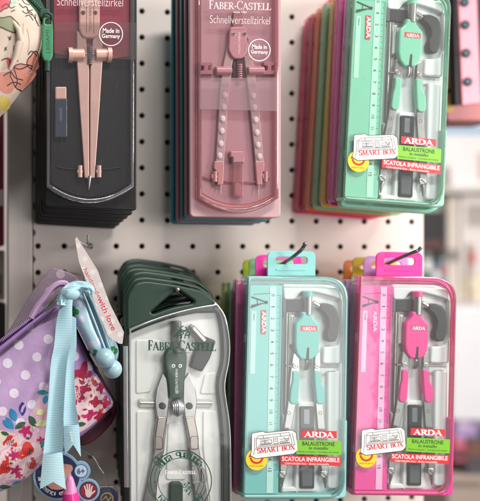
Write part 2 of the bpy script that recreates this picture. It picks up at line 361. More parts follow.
# ================================================================== the flat plastic compass cases
def arda(c, words):
    """one case and what lies in it. c: colours; words: label phrases"""
    case, rule, name = c['case'], c['rule'], words
    tk = Thing('compass_case', words['case'], 'compass case', 295, 499, 20, 'clear lidded compass cases')
    # ---- tray: back plate, rim
    outer = rnd([(247.3, 276), (349, 277), (345.8, 499), (242, 499)], [2.5, 24, 19, 5], 9)
    inner = rnd([(251, 280), (345, 281), (342, 495), (246, 495)], [2, 22, 16, 4], 9)
    mb = MB(); mb.plate([outer, inner], 14.5, 6, case, .8); mb.plate(rnd([(248.5, 277.5), (347.8, 278.5), (344.6, 498), (243.2, 498)], [2, 22, 18, 4], 8), 18, 2.2, case, .4)
    # lower half of the rim stands further forward on the right
    mb.plate(rnd([(343, 420), (347.3, 420), (346.2, 498), (337, 498), (342.4, 488)], [1, 3, 14, 2, 6]), 1.6, 13, c['rim'], .8)
    mb.plate(rnd([(243.5, 495.6), (338, 495.6), (342, 498.6), (243, 498.6)], 1), 1.6, 13, c['rim'], .6)
    tr = tk.part('tray', mb)
    mb = MB(); mb.plate([rr(267.5, 251, 315.5, 276, [7, 7, 1, 1]), rr(275.5, 257, 307.5, 264.2, 3.4)], 16.5, 1.6, case, .45); mb.plate(rr(276, 268.2, 306, 270.6, 1), 16.1, .6, case, .2)
    tk.part('hang_tab', mb)
    # ---- rim of the lid: tinted double edge
    mb = MB()
    a = rnd([(248.6, 276.5), (348, 277.5), (345, 498.4), (243.4, 498.4)], [3, 23, 19, 5], 9); b = rnd([(249.9, 278), (346.3, 279), (343.3, 496.8), (244.7, 496.8)], [3, 22, 18, 4], 9)
    mb.plate([a, b], .9, 3.0, c['rimclear'], .4); a2 = rnd([(250, 281.4), (345.2, 282.4), (342.2, 494), (244.8, 494)], [3, 21, 17, 4], 9); b2 = rnd([(251, 282.6), (344, 283.6), (341, 492.8), (245.8, 492.8)], [3, 20, 16, 4], 9); mb.plate([a2, b2], 5.2, 1.6, c['rimclear'], .3)
    tk.part('lid_rim', mb)
    # ---- white insert
    W = c['insert']; mb = MB()
    mb.plate(rnd([(283, 284), (344, 285), (341.5, 495), (280, 495)], [3, 20, 14, 2], 8), 10.5, 4, W, .8)
    for pts, r in ((rnd([(290.5, 315), (295, 315), (293, 345), (289.5, 345)], 1), 0), (rr(327.5, 371, 341, 489, 4), 0), (rnd([(283, 416), (288, 410), (284, 470), (281.6, 470)], 1), 0),
                   (rnd([(283, 287), (340, 288), (342, 300), (330, 296), (313, 292), (301, 292), (296, 300), (284, 300)], 3), 0),
                   (rnd([(340.4, 298), (343, 300), (342.6, 364), (322.6, 364), (323.4, 347), (338, 346), (341.2, 336)], 3), 0),
                   (rnd([(298.5, 402), (317.5, 402), (319.5, 492), (294.5, 492)], 4), 0),
                   (rnd([(282, 487), (296, 487), (299, 493), (281.5, 493)], 2), 0)):
        mb.plate(pts, 7.0, 5, W, 1.5, 3)
    tk.part('insert', mb)
    # ---- clear lid with rounded edges
    mb = MB(); mb.plate(outer, 0, 15, c['lid'], 1.7, 3); tk.part('lid', mb)
    for y in (338, 452): mb = MB(); mb.tube([(246.5-(y-272)*.02, y-4, 3), (246.5-(y-272)*.02, y+4, 3)], 1.1, c['lid']); tk.part('hinge', mb)
    # ---- stickers on the lid
    y0 = -.12
    mb = MB(); mb.plate(rotpx(rr(301, 430.6, 336.6, 437.8, .3), 1.2, (310, 440)), y0, .1, LBL_R); lb = tk.part('brand_label', mb)
    mb = MB(); mb.serif('ARDA', 304.2, 436.9, 29.5, 5.2, y0-.05, INKW, 1.9, 1.2); tk.part('lettering', mb, lb)
    mb = MB(); mb.plate(rotpx(rr(296.5, 440.2, 341.4, 454.4, .3), 1.2, (310, 447)), y0, .1, LBL_G); lb = tk.part('description_label', mb)
    mb = MB(); mb.text('BALAUSTRONE', 318.5, 443.8, 32.5, 4.1, y0-.05, INK, 1.2, .12); mb.text('in metallo', 318.5, 448.1, 19, 3.0, y0-.05, INK, 1.2, .12)
    mb.text('Metal compass - Compas en métal', 318.5, 452.2, 40, 2.1, y0-.05, INK, 1.2, 0); tk.part('lettering', mb, lb)
    mb = MB(); mb.plate(rotpx(rr(280.6, 456.3, 341, 465.3, .3), 1.4, (310, 461)), y0, .1, LBL_R); lb = tk.part('warning_label', mb)
    mb = MB(); mb.text('SCATOLA INFRANGIBILE', 310.8, 459.4, 57.5, 4.3, y0-.05, INKW, 1.4, .14); mb.text('Unbreakable box - Boîte incassable', 307, 463.7, 44, 1.9, y0-.05, INKW, 1.4, .05); tk.part('lettering', mb, lb)
    C = (274, 443)
    box = rnd([(252, 433.5), (263, 431.5), (265.5, 433), (292, 430.3), (296, 433), (297.4, 449.9), (294, 453.6), (256, 458.4), (250.5, 455.4), (251.8, 451)], 1.2, 4)
    box = rotpx(box, 0, C)
    mb = MB(); mb.plate(rnd([(251.6, 433.1), (262.8, 430.9), (265.6, 432.4), (292.3, 429.8), (296.6, 432.7), (298, 450.2), (294.4, 454.2), (256, 459.1), (249.9, 456.0), (251.2, 451)], 1.2, 3), y0+.03, .08, INK); mb.plate(box, y0-.05, .08, LBL_W)
    lb = tk.part('drawing_sticker', mb)
    mb = MB(); q = y0-.12
    def P(u, v): return (C[0]+u*math.cos(R(-6))-v*math.sin(R(-6)), C[1]+u*math.sin(R(-6))+v*math.cos(R(-6)))
    mb.serif('SMART BOX', *P(-17.6, 8.6), 38, 5.0, q, INKRED, 1.35, -6)
    for seg in ([(-17, -6), (17, -6), (18, 2.6), (-18, 2.6), (-17, -6)], [(-13, -3.5), (-2, -3.5), (-2, 0), (-13, 0), (-13, -3.5)], [(0, -4.5), (4, -4.5), (4, 1), (0, 1), (0, -4.5)],
                [(6, -3), (15, -3), (15, -1), (6, -1)], [(-16, 1.4), (16, 1.4)], [(-20, 4), (-21.5, 10)], [(-20, 4), (21, 3.6)], [(-9, -3.5), (-9, 0)], [(10, -5), (13, -1), (16, -5)], [(-14, -5), (-4, -5)], [(5, 0), (14, 0)], [(-12, -2.6), (-6, -2.6)], [(-12, -1.2), (-4, -1.2)], [(1, -3), (3, -3)], [(1, -1.4), (3, -1.4)], [(6, 1), (16, .8)], [(-15, .4), (-3, .4)], [(-17, -6), (-15, -8.6), (16, -9), (17, -6)], [(-10, -8.4), (-10, -6)], [(7, -8.8), (7.6, -6)], [(-20, 3.6), (-18.4, -7.6)], [(20.5, 3.4), (19, -8)]):
        mb.line([P(*z) for z in seg], .42, q, INK)
    tk.part('lettering', mb, lb)
    mb = MB(); mb.cyl(256.6, 459.5, 10.8, y0+.1, .08, LBL_Y); lb = tk.part('round_sticker', mb)
    mb = MB(); mb.ring(256.6, 457, 6.0, 2.0, y0+.04, INKRED, 24, -5, 175)
    mb.film([(248.4, 457.4), (252.6, 456.8), (250.2, 453.6)], y0+.035, INKRED)
    mb.text('Facile da aprire', 256.6, 466.1, 14, 2.0, y0+.03, INKRED, 0, .05); tk.part('lettering', mb, lb)

    for ch in tk.r.children:
        if ch.name.split('.')[0] in ('brand_label', 'description_label', 'warning_label', 'drawing_sticker', 'round_sticker'):
            j = c.get('j', 0); ch.location = (random.uniform(-.0006, .0006)*j, 0, random.uniform(-.0006, .0006)*j); ch.rotation_euler = (0, R(random.uniform(-.7, .7)*j), 0)
    # ---- ruler / panel lying in the tray
    rl = Thing('ruler', words['ruler'], 'ruler', 266, 494, 4, 'plastic rulers inside the cases')
    mb = MB(); mb.plate(rnd([(250, 285.4), (282.6, 285.4), (278.3, 494), (244.6, 494)], [2, 1.5, 2, 2], 5), 3.6, 2.2, rule, .5); rl.part('plate', mb)
    mb = MB(); mb.plate(rnd([(270, 286.5), (276.3, 286.5), (273, 493), (266.4, 493)], .8), 3.3, .25, c['strip']); st = rl.part('number_strip', mb)
    mb = MB()
    def xe(y): return 282.3-(y-285.4)*.0206
    for k in range(0, 151):
        y = 295.2+k*1.166; L = 5.0 if k % 10 == 0 else (3.6 if k % 5 == 0 else 2.3); x = xe(y)
        mb.line([(x-.4, y), (x-.4-L, y)], .3, 3.45, INK)
    for k in range(16):
        y = 295.2+k*11.66; x = xe(y)-8.8; mb.text(str(k), x, y, 1.0 if k == 1 else (2.2 if k < 10 else (2.4 if k == 11 else 3.9)), 3.4, 3.2, INK, 90, .04)
    rl.part('graduation', mb)
    mb = MB()
    # compass drawing, brand and name field
    mb.line([(251, 305.5), (267.5, 302.5)], .9, 3.2, INK); mb.line([(251.5, 296.8), (267.5, 302.5)], 1.2, 3.18, INK); mb.line([(250.8, 307.5), (261, 303.6)], 1.5, 3.16, INK); mb.line([(257.5, 299), (257.5, 305)], .6, 3.14, INK); mb.disc(266.4, 302.3, 1.6, 3.12, INK)
    mb.line([(253.5, 294.3), (271, 293.2)], .4, 3.2, INK)
    mb.text('ARDA', 264, 322, 22, 4.0, 3.05, INKW if c['brandbg'] else c['strip'], 90, .35)
    if c['brandbg']: mb.film(rotpx([(251.6, 319.6), (275.6, 319.6), (275.6, 324.6), (251.6, 324.6)], 90.8, (263.6, 322)), 3.15, LBL_R)
    rl.part('print', mb)
    mb = MB(); mb.plate(rnd([(251.5, 311), (256.3, 311), (254.9, 374), (250, 374)], 1.6), 3.3, .25, c['strip']); nf = rl.part('name_field', mb)
    mb = MB(); mb.text('Name', 254.2, 317, 7, 2.0, 3.2, INK, 90); rl.part('lettering', mb, nf)

    # ---- the compass
    ck = Thing('drawing_compass', words['compass'], 'compass', 303, 478, 5, 'drawing compasses inside the cases')
    col = c['compass']
    mb = MB(); mb.tube([(307.6, 296, 5.2), (307.3, 314.5, 5.2)], 3.9, c['tube'], 20); hd = ck.part('handle', mb)
    mb = MB(); mb.tube([(307.7, 290.8, 5.2), (307.7, 292, 5.2), (307.6, 296.6, 5.2)], [3.0, 4.1, 4.2], col, 20); ck.part('handle_cap', mb, hd)
    head = rnd([(302.2, 312), (312.6, 312), (313.2, 317.5), (319.6, 323.5), (319.6, 346), (317.6, 354.5), (312.6, 360), (301.4, 360), (297, 354.5), (295.2, 346), (295.6, 323.5), (301.6, 317.5)], [1, 1, 2, 2.5, 3, 2, 2, 2, 2, 3, 2.5, 2], 5)
    mb = MB(); mb.plate(head, 2.2, 6, col, 1.5, 3); h = ck.part('head', mb)
    mb = MB(); mb.plate(rotpx(rr(300.6, 325.8, 317.2, 331.2, .4), 1, (309, 328.5)), 2.08, .1, c['badge']); bd = ck.part('badge', mb, h)
    mb = MB(); mb.serif('ARDA', 302.3, 330.2, 13.4, 3.2, 2.02, INKW, 1.6, 1); ck.part('lettering', mb, h)
    mb = MB(); mb.plate(rnd([(307.2, 347.5), (309.2, 347.5), (309, 360.4), (305.8, 360.4)], .8), 2.1, .4, INK); ck.part('slot', mb, h)
    mb = MB()
    mb.tube([(305.3, 358, 4.2), (306.2, 362, 2.8), (306.0, 366, 3.2), (304.8, 369.5, 5)], 1.2, STEEL); mb.tube([(307.3, 358.5, 4.2), (308.2, 362, 2.8), (308.0, 366, 3.2), (306.8, 369.5, 5)], .9, DSTEEL); ck.part('adjusting_wheel', mb)
    mb = MB(); mb.tube([(287, 366.2, 5), (298, 366.4, 5)], .8, DSTEEL); mb.tube([(315, 366.6, 5), (338, 367.2, 5)], .8, DSTEEL); ck.part('spindle', mb)
    for sgn in (0, 1):
        mb = MB()
        if sgn == 0:
            pts = [(293.4, 352), (299.8, 356), (300.2, 372), (296, 405), (289.5, 440), (286.8, 476), (279.6, 476), (282, 440), (287.6, 405), (290.4, 372)]; s0, s1 = (295.3, 366), (282.8, 474.5); sl = [(293, 371), (299.4, 371), (299.8, 380), (298.5, 402), (296, 404.6), (291.6, 404.6), (289.6, 401.5), (291, 388), (292.6, 382)]; ft = [(282.3, 480, 5), (281.6, 488, 6)]
        else:
            pts = [(314.8, 355), (320.6, 351), (321.4, 372), (323.4, 405), (327, 440), (329, 476), (321.8, 476), (318.6, 440), (315.6, 405), (313.8, 372)]; s0, s1 = (317.3, 366.2), (324, 474.5); sl = [(314.4, 371), (320.8, 371), (321.4, 382), (325, 388), (325.6, 401.5), (323.6, 404.6), (318.6, 404.6), (316.4, 402), (314.6, 380)]; ft = [(324.6, 480, 5), (325.2, 488, 6)]
        mb.plate(rnd(pts, 2.2), 4.6, 3, c['leg'], .7); lg = ck.part('leg', mb)
        mb = MB(); mb.plate(rnd(sl, 2), 3.2, 4.6, col, 1.1, 3); ck.part('sleeve', mb, lg)
        mb = MB(); mb.cyl(*s0, 2.6, 3.4, 1.8, STEEL, .5); mb.cyl(*s0, 1.1, 3.25, .4, DSTEEL, .1); ck.part('hinge_pin', mb, lg)
        mb = MB(); mb.cyl(*s1, 3.9, 2.4, 3, STEEL, .9); mb.plate(rotpx(rr(s1[0]-3, s1[1]-.4, s1[0]+3, s1[1]+.4, .1), 40, s1), 2.3, .3, INK); ck.part('screw', mb, lg)
        mb = MB(); mb.tube([(s1[0], s1[1]+2, 5), ft[0], ft[1]], [1.8, 1.6, .5], DSTEEL if sgn else STEEL); ck.part('point' if sgn == 0 else 'lead_holder', mb, lg)
        k = (s0[0]*.42+s1[0]*.58, s0[1]*.55+s1[1]*.45)
        mb = MB(); mb.ring(k[0]+(1 if sgn == 0 else -1), 413, 1.6, .45, 4.55, INK, 16); ck.part('engraving', mb, lg)
    if c.get('j'): ck.r.rotation_euler.y += R(random.uniform(-.6, .6)); ck.r.location.x += random.uniform(-.0006, .0006); ck.r.location.z += random.uniform(-.0012, .0012)
    # ---- universal adapter, lead box, spare pen bar
    ad = Thing('compass_adapter', words['adapter'], 'adapter', 328, 345, 5, 'dark adapters inside the cases')
    mb = MB(); mb.plate(rnd([(320, 304), (327, 303.2), (334.4, 305.4), (338, 310), (339.4, 320), (338.8, 335), (336.2, 341.6), (329.4, 342.4), (326.4, 339), (326, 331.5), (328.6, 326), (328, 318.6), (323.6, 312.6), (319.6, 310.4)], [1, 2, 2.5, 3, 3, 3, 2, 2, 2, 3, 3, 3, 2, 1]), 4, 6, CHARCOAL, 1.5, 3); ad.part('clamp', mb)
    mb = MB(); mb.tube([(313.2, 302.5, 6.5), (321.5, 307.4, 6.5)], 2.0, STEEL); ad.part('stem', mb)
    lb = Thing('lead_box', words['lead'], 'lead box', 307, 490, 5, 'small lead boxes inside the cases')
    mb = MB(); mb.plate(rr(300, 406.5, 314.6, 489, 2.2), 5.6, 5, pm('smoked_plastic', '#1a1c20', .25), .9); bx = lb.part('body', mb)
    mb = MB(); mb.plate(rr(304, 409.5, 309.4, 424, .8), 5.3, .6, pm('sharpener_blade', '#777b80', .3, metal=.8)); 
    lb.part('sharpener', mb, bx); mb = MB(); mb.plate(rr(302.3, 468, 312.4, 486, 1.5), 5.35, .4, pm('smoked_window', '#565a5e', .2)); lb.part('window', mb, bx)
    pb = Thing('pencil_stub', words['pen'], 'pencil insert', 292, 312, 6, 'dark pencil inserts inside the cases')
    mb = MB(); mb.plate(rr(286, 299.4, 304, 312, 1), 6.6, 4, CHARCOAL, .8); pb.part('body', mb)
    mb = MB(); mb.plate(rr(282.6, 299, 286.4, 312.4, .6), 6.3, 4.4, pm('slate_plastic', '#585b62', .4), .5); pb.part('end_cap', mb)
    mb = MB(); mb.tube([(286.5, 313, 7.5), (284.8, 440, 7.5)], 1.1, STEEL); mb.tube([(289.3, 313, 7.5), (287.2, 400, 7.5)], .7, STEEL); pb.part('needle', mb)

def arda_mats(n, case, rule, compass, rim, badge, strip, lead=''):
    return dict(case=pm(n+'_case_plastic', case, .28, var=.05, coat=.2), rule=pm(n+'_ruler_plastic', rule, .3, var=.04, coat=.2), compass=pm(n+'_compass_plastic', compass, .35, var=.04, coat=.15),
        rim=pm(n+'_rim_plastic', rim, .25, coat=.3), rimclear=clear(n+'_rim_clear', rim, .08, .14, .42, rim), lid=clear(n+'_lid_clear', '#f4faf8', .06, .03, .055, '#ffffff'),  # white share in the lid body puts hazy glare into its colour
        insert=pm('white_insert_plastic', '#dedfe0', .35, var=.03, vscale=40), badge=badge, strip=pm(n+'_strip', strip, .4), tube=pm('compass_tube_metal', '#a9a6a4', .35, metal=1), leg=pm('compass_leg_metal', '#a9a7a6', .3, metal=1, var=.06), brandbg=None)
TQ = arda_mats('turquoise', '#7cc7c3', '#74c5c0', '#63bdb6', '#98d6d3', LBL_R, '#c4ebe4'); TQ['brandbg'] = True
MN = arda_mats('mint', '#8ccdb1', '#83caac', '#7fc9aa', '#a6d9c2', LBL_R, '#b2e6cd'); MN['brandbg'] = True
PK = arda_mats('pink', '#ee2f98', '#ee3f9e', '#ee3a94', '#f2479f', pm('pink_badge', '#c8407e', .4), '#f7b8dc'); 
P0 = at(295, 385, 0)
PK['j'] = 1; MN['j'] = 1; MN['brandbg'] = True
def words(col, where):
    return dict(case=f'{col} compass case with clear lid, {where}', ruler=f'{col} ruler with black numbers inside the front {col} case', compass=f'metal compass with {col} head and {col} leg sleeves',
        adapter=f'dark hooked adapter to the right of the {col} compass head', lead=f'narrow smoked lead box between the legs of the {col} compass', pen=f'dark stub with steel needle left of the {col} compass head')
arda(TQ, words('turquoise', 'lower row centre beside the green pack'))
XF[0] = (P0, at(404.8, 383.5, 0), R(.6)); arda(PK, words('bright pink', 'lower right corner of the display'))
XF[0] = (P0, at(397.6, 90.3, -4), R(1.6)); arda(MN, words('mint green', 'upper right under the top edge'))
XF[0] = None
# ---- cases hanging behind: simple proto (tray, lid, hang tab), copied with other colours
def rear_case(loc, ang, colname, hexcol, label, group):
    mats = (pm(colname+'_stack_plastic', hexcol, .3, coat=.2), clear(colname+'_stack_lid', '#f6f6f7', .08, .02, .26, hexcol), pm(colname+'_card', hexcol, .4))
    XF[0] = (P0, loc, R(ang)); t = Thing('compass_case', label, 'compass case', 295, 499, 12, group)
    outer = rnd([(247.3, 276), (349, 277), (345.8, 499), (242, 499)], [2.5, 24, 19, 5], 7); inner = rnd([(251, 280), (345, 281), (342, 495), (246, 495)], [2, 22, 16, 4], 7)
    mb = MB(); mb.plate([outer, inner], 7.2, 3, mats[0], .5); mb.plate(rnd([(248.5, 277.5), (347.8, 278.5), (344.6, 498), (243.2, 498)], [2, 22, 18, 4], 6), 8.8, 1.6, mats[0], .3); t.part('tray', mb)
    mb = MB(); mb.plate([rr(267.5, 251, 315.5, 276, [7, 7, 1, 1]), rr(275.5, 257, 307.5, 264.2, 3.4)], 8.5, 1.4, mats[0], .4); t.part('hang_tab', mb)
    mb = MB(); mb.plate(rnd([(250, 285.4), (282.6, 285.4), (278.3, 494), (244.6, 494)], 2), 3, 1.6, mats[2], .4); t.part('ruler_plate', mb)
    mb = MB(); mb.plate(outer, 0, 8.4, mats[1], 1.4, 3); mb.plate([outer, inner], .4, 1.0, clear('pale_lid_edge', '#ececec', .08, .06, .3, '#d9d6d4'), .3); t.part('lid', mb)
    for y in (320, 395, 470): mb = MB(); mb.tube([(246.3-(y-272)*.02, y-2, 4), (246.3-(y-272)*.02, y+2, 4)], 1.3, mats[1]); t.part('hinge', mb)
    XF[0] = None

def stack(px, py, d0, turn, group, rows):
    p = at(px, py, d0)
    for d, dx, dz, cn, hx, lab in rows: rear_case(Vector((p.x+(dx+random.uniform(-.7, .7))*.001, (d+random.uniform(-.8, .8))*.001, p.z+(dz+random.uniform(-.8, .8))*.001)), turn+random.uniform(-.8, .8), cn, hx, lab, group)
stack(397.6, 90.3, -4, 1.6, 'cases stacked behind the mint green one', [
    (17, 0, -.5, 'magenta', '#ff48b0', 'magenta compass case directly behind the mint green front case'),
    (30, .3, -1, 'ochre', '#f2c03a', 'yellow ochre compass case behind the magenta one in the upper right stack'),
    (43, 0, -1.6, 'leaf_green', '#8fd09c', 'leaf green compass case between the ochre and the orange one'),
    (56, -.4, -2.2, 'orange', '#ff7430', 'orange compass case behind the leaf green one in the upper right stack'),
    (68, 0, -3, 'dark_red', '#d22a50', 'dark red compass case behind the orange one in the upper right stack'),
    (79, -.3, -4, 'hot_pink', '#ff2a78', 'hot pink rearmost compass case of the upper right stack')])
stack(295, 385, 0, 0, 'cases stacked behind the turquoise one', [
    (21, 0, -3, 'magenta', '#ff48b0', 'magenta compass case directly behind the turquoise front case'),
    (37, 0, -5, 'leaf_green', '#8fd09c', 'leaf green compass case behind the magenta one in the lower middle stack'),
    (53, -.5, -6.5, 'lime', '#b6cc3a', 'lime compass case rearmost in the lower middle stack beside the green pack')])
stack(404.8, 383.5, 0, .6, 'cases stacked behind the bright pink one', [
    (23, 0, -3.5, 'lilac', '#c79ad0', 'lilac compass case directly behind the bright pink front case'),
    (39, 0, -5, 'yellow', '#ecd640', 'yellow compass case behind the lilac one in the lower right stack'),
    (57, -.5, -8, 'pale_orange', '#f79a55', 'pale orange compass case rearmost in the lower right stack')])

# ================================================================== blister packs with quick setting compasses
def arc_bottom(xl, xr, ys, ym, top, r=2):
    """outline: straight sides, shallow curved lower end"""
    p = [(xl, top), (xr, top)]; n = 16
    for i in range(n+1):
        t = i/n; x = xr+(xl-xr)*t; p.append((x, ys+(ym-ys)*(1-(2*t-1)**2)))
    return p
def blister_rear(name_cat, px, py, d, loc, backmat, lidmat, outline, lidline, label, group):
    pass
# ---- black pack, upper left
def black_pack():
    G = 'black compass packs in the upper left stack'
    BK = pm('black_pack_plastic', '#100f11', .36, var=.08, bump=.1, bscale=1800); BK2 = pm('black_inlay', '#0f0f11', .55, spec=.3, bump=.15)
    LID = clear('black_pack_lid', '#f2f2f4', .07, .02, .02); RIM = clear('lid_edge_clear', '#ececec', .07, .22, .06, '#d8d5d6')
    t = Thing('compass_pack', 'black compass pack with crimson card, front of the upper left stack', 'compass pack', 90, 212, 10, G)
    mb = MB(); mb.plate(rnd([(45, -40), (137, -40), (137, 211), (45, 206)], [1, 1, 5, 5]), 8, 4, BK, 1); t.part('tray', mb)
    mb = MB(); mb.plate(arc_bottom(51, 131, 183, 197, -40), 6, 2, BK2, .6); t.part('inlay', mb)
    mb = MB(); mb.plate(rnd([(54, -40), (129, -40), (129, 56), (110, 59), (72, 57), (54, 53)], 1), 5.2, .5, pm('crimson_card', '#8f1836', .5, var=.12, vscale=40)); cd = t.part('card', mb)
    mb = MB(); mb.text('Schnellverstellzirkel', 90, 1.8, 66, 8.6, -.2, pm('pale_lettering', '#d9cacb', .55), 1, -.1); mb.serif('FABER-CASTELL', 56, -10, 68, 10, -.2, INKW); t.part('lettering', mb)
    ol = arc_bottom(47, 134.5, 187, 203, -40)
    il = arc_bottom(50, 131, 184, 198.5, -36)
    mb = MB(); mb.plate([ol, il], .3, 7, RIM, 1.2, 3); t.part('lid_rim', mb)
    mb = MB(); mb.plate(ol, 0, 8, LID, 2.2, 3); t.part('lid', mb)
    mb = MB(); mb.plate(rnd([(55, 22), (137.3, 22.5), (137.3, 59.5), (55, 58)], .6), -.15, .08, clear('seal_film', '#f6f4f4', .16, .02, .04, '#c8c4c4')); t.part('seal', mb)
    bd = MB(); bd.ring(111, 34, 11.6, .8, -.4, INKW); bd.text('Made in', 111, 30.6, 16.5, 4.8, -.4, INKW, 1, .14); bd.text('Germany', 111, 36.6, 18, 5.4, -.4, INKW, 1, .14); t.part('origin_mark', bd)
    # compass
    RG = pm('rose_gold_plastic', '#dbb0a2', .34, metal=.1, var=.05, coat=.1); RGM = pm('rose_gold_metal', '#dab3a6', .36, metal=.25, var=.06)
    c = Thing('drawing_compass', 'closed rose gold compass in the black pack', 'compass', 90, 184, 3, 'quick setting compasses')
    mb = MB(); mb.plate(rnd([(79, -30), (100, -30), (100, 30), (96, 38), (83, 38), (79, 30)], [1, 1, 5, 5, 5, 5]), 1.2, 4.5, RG, 1.3, 3); h = c.part('head', mb)
    mb = MB()
    for x in (83.2, 95.4): mb.cyl(x, 12.6, 2.3, .95, .6, pm('dark_rose_metal', '#8d6256', .35, metal=.7), .2); mb.disc(x, 12.6, .9, .9, INK, 12)
    c.part('screw', mb, h)
    mb = MB(); mb.text('FABER-CASTELL', 90.2, 19, 26, 2.2, 1.1, pm('bronze_ink', '#8a5a48', .5), 90); mb.plate(rr(86.2, -20, 86.8, 33, .2), 1.1, .1, pm('bronze_ink', '#8a5a48', .5)); mb.plate(rr(93.6, -20, 94.2, 33, .2), 1.1, .1, pm('bronze_ink', '#8a5a48', .5)); c.part('lettering', mb, h)
    for pts, nm in (([(76.5, 30), (86, 38), (89.3, 70), (89, 110), (89.3, 178), (84.8, 178), (80, 110), (77, 62)], 'leg'), ([(102.5, 30), (93, 38), (90.4, 70), (90.2, 110), (89.9, 178), (94.8, 178), (99.5, 110), (102.6, 62)], 'leg')):
        mb = MB(); mb.plate(rnd(pts, 1.5), 2.6, 3.2, RGM, .7); c.part(nm, mb)
    for x0, x1 in ((68, 84), (95, 111)):
        mb = MB(); mb.tube([(x0, 55, 4), (x0+.8, 55, 4), (x1-.8, 55, 4), (x1, 55, 4)], [4.6, 5.4, 5.4, 4.6], RG, 20)
        e = (x0, x0+4) if x0 < 80 else (x1-4, x1); mb.tube([(e[0], 55, 4), (e[1], 55, 4)], 6.4, RG, 20); c.part('knob', mb)
    mb = MB(); mb.tube([(84, 55, 4.4), (95, 55, 4.4)], 2.0, DSTEEL)
    for k in range(9): mb.tube([(89.5, 47.4+k*2, 3.6), (89.5, 48.6+k*2, 3.6)], 2.6, DSTEEL, 14)
    c.part('setting_wheel', mb)
    for x in (80, 99):
        mb = MB(); mb.cyl(x, 171.5, 3.0, 1.6, 2.6, RG, .8, 8); mb.tube([(x, 165.6, 3), (x, 177.4, 3)], 2.0, RG); c.part('clamp_screw', mb)
    mb = MB(); mb.tube([(89.6, 176, 3.6), (89.2, 182, 3.6), (88.8, 189.6, 3.6)], [1.9, 1.5, .25], STEEL); c.part('needle', mb)
    mb = MB(); mb.tube([(57, 166.5, 5), (64, 168.3, 5), (72, 169, 5), (80, 169, 5)], .45, INK); mb.tube([(99, 169.6, 5), (108, 169, 5), (121, 167, 5)], .45, INK); c.part('retaining_wire', mb)
    # lead tube
    l = Thing('lead_tube', 'small tube with rose cap left of the rose gold compass legs', 'lead tube', 61, 137, 4, 'spare lead tubes')
    mb = MB(); mb.plate(rr(55, 98, 67.3, 137, 1), 2, 4, clear('blue_tint_clear', '#c4ccd8', .1, .03, .35, '#6d7688'), .8); l.part('tube', mb)
    mb = MB(); mb.plate(rr(55.3, 86.5, 66.6, 99, 1.4), 1.6, 4.6, RG, 1); l.part('cap', mb)
    mb = MB(); mb.tube([(60.3, 108, 4), (60.6, 121, 4)], 1.4, pm('pink_lead', '#caa0a0', .5)); l.part('lead', mb)
    # packs behind: copies of tray, lid, inlay
    proto = Thing('compass_pack', 'second black compass pack from the front of the upper left stack', 'compass pack', 90, 212, 10, G)
    mb = MB(); mb.plate(rnd([(45, -40), (137, -40), (137, 211), (45, 206)], [1, 1, 5, 5]), 8, 4, BK, 1.2); mb.plate(arc_bottom(51, 131, 187, 202, -40), 3, 5.5, BK, 1); proto.part('tray', mb)
    mb = MB(); mb.plate(arc_bottom(47, 134.5, 188, 204, -40), 1.2, 7, clear('smoky_lid', '#9a9a9e', .1, .03), 1.6); proto.part('lid', mb)
    o = proto.O; n0 = ('third', 'fourth', 'fifth', 'rearmost')
    proto.r.location = o+Vector((.0, .015, -.003))
    for k, nm in enumerate(n0):
        copy_thing(proto.r, o+Vector((-.0004*k+random.uniform(-.0007, .0007), .015*(k+2), -.003-.0021*(k+1)+random.uniform(-.0006, .0006))), R(random.uniform(-.6, .6)), f'{nm} black compass pack from the front of the upper left stack' if nm != 'rearmost' else 'rearmost black compass pack of the upper left stack against the perforated panel')
black_pack()

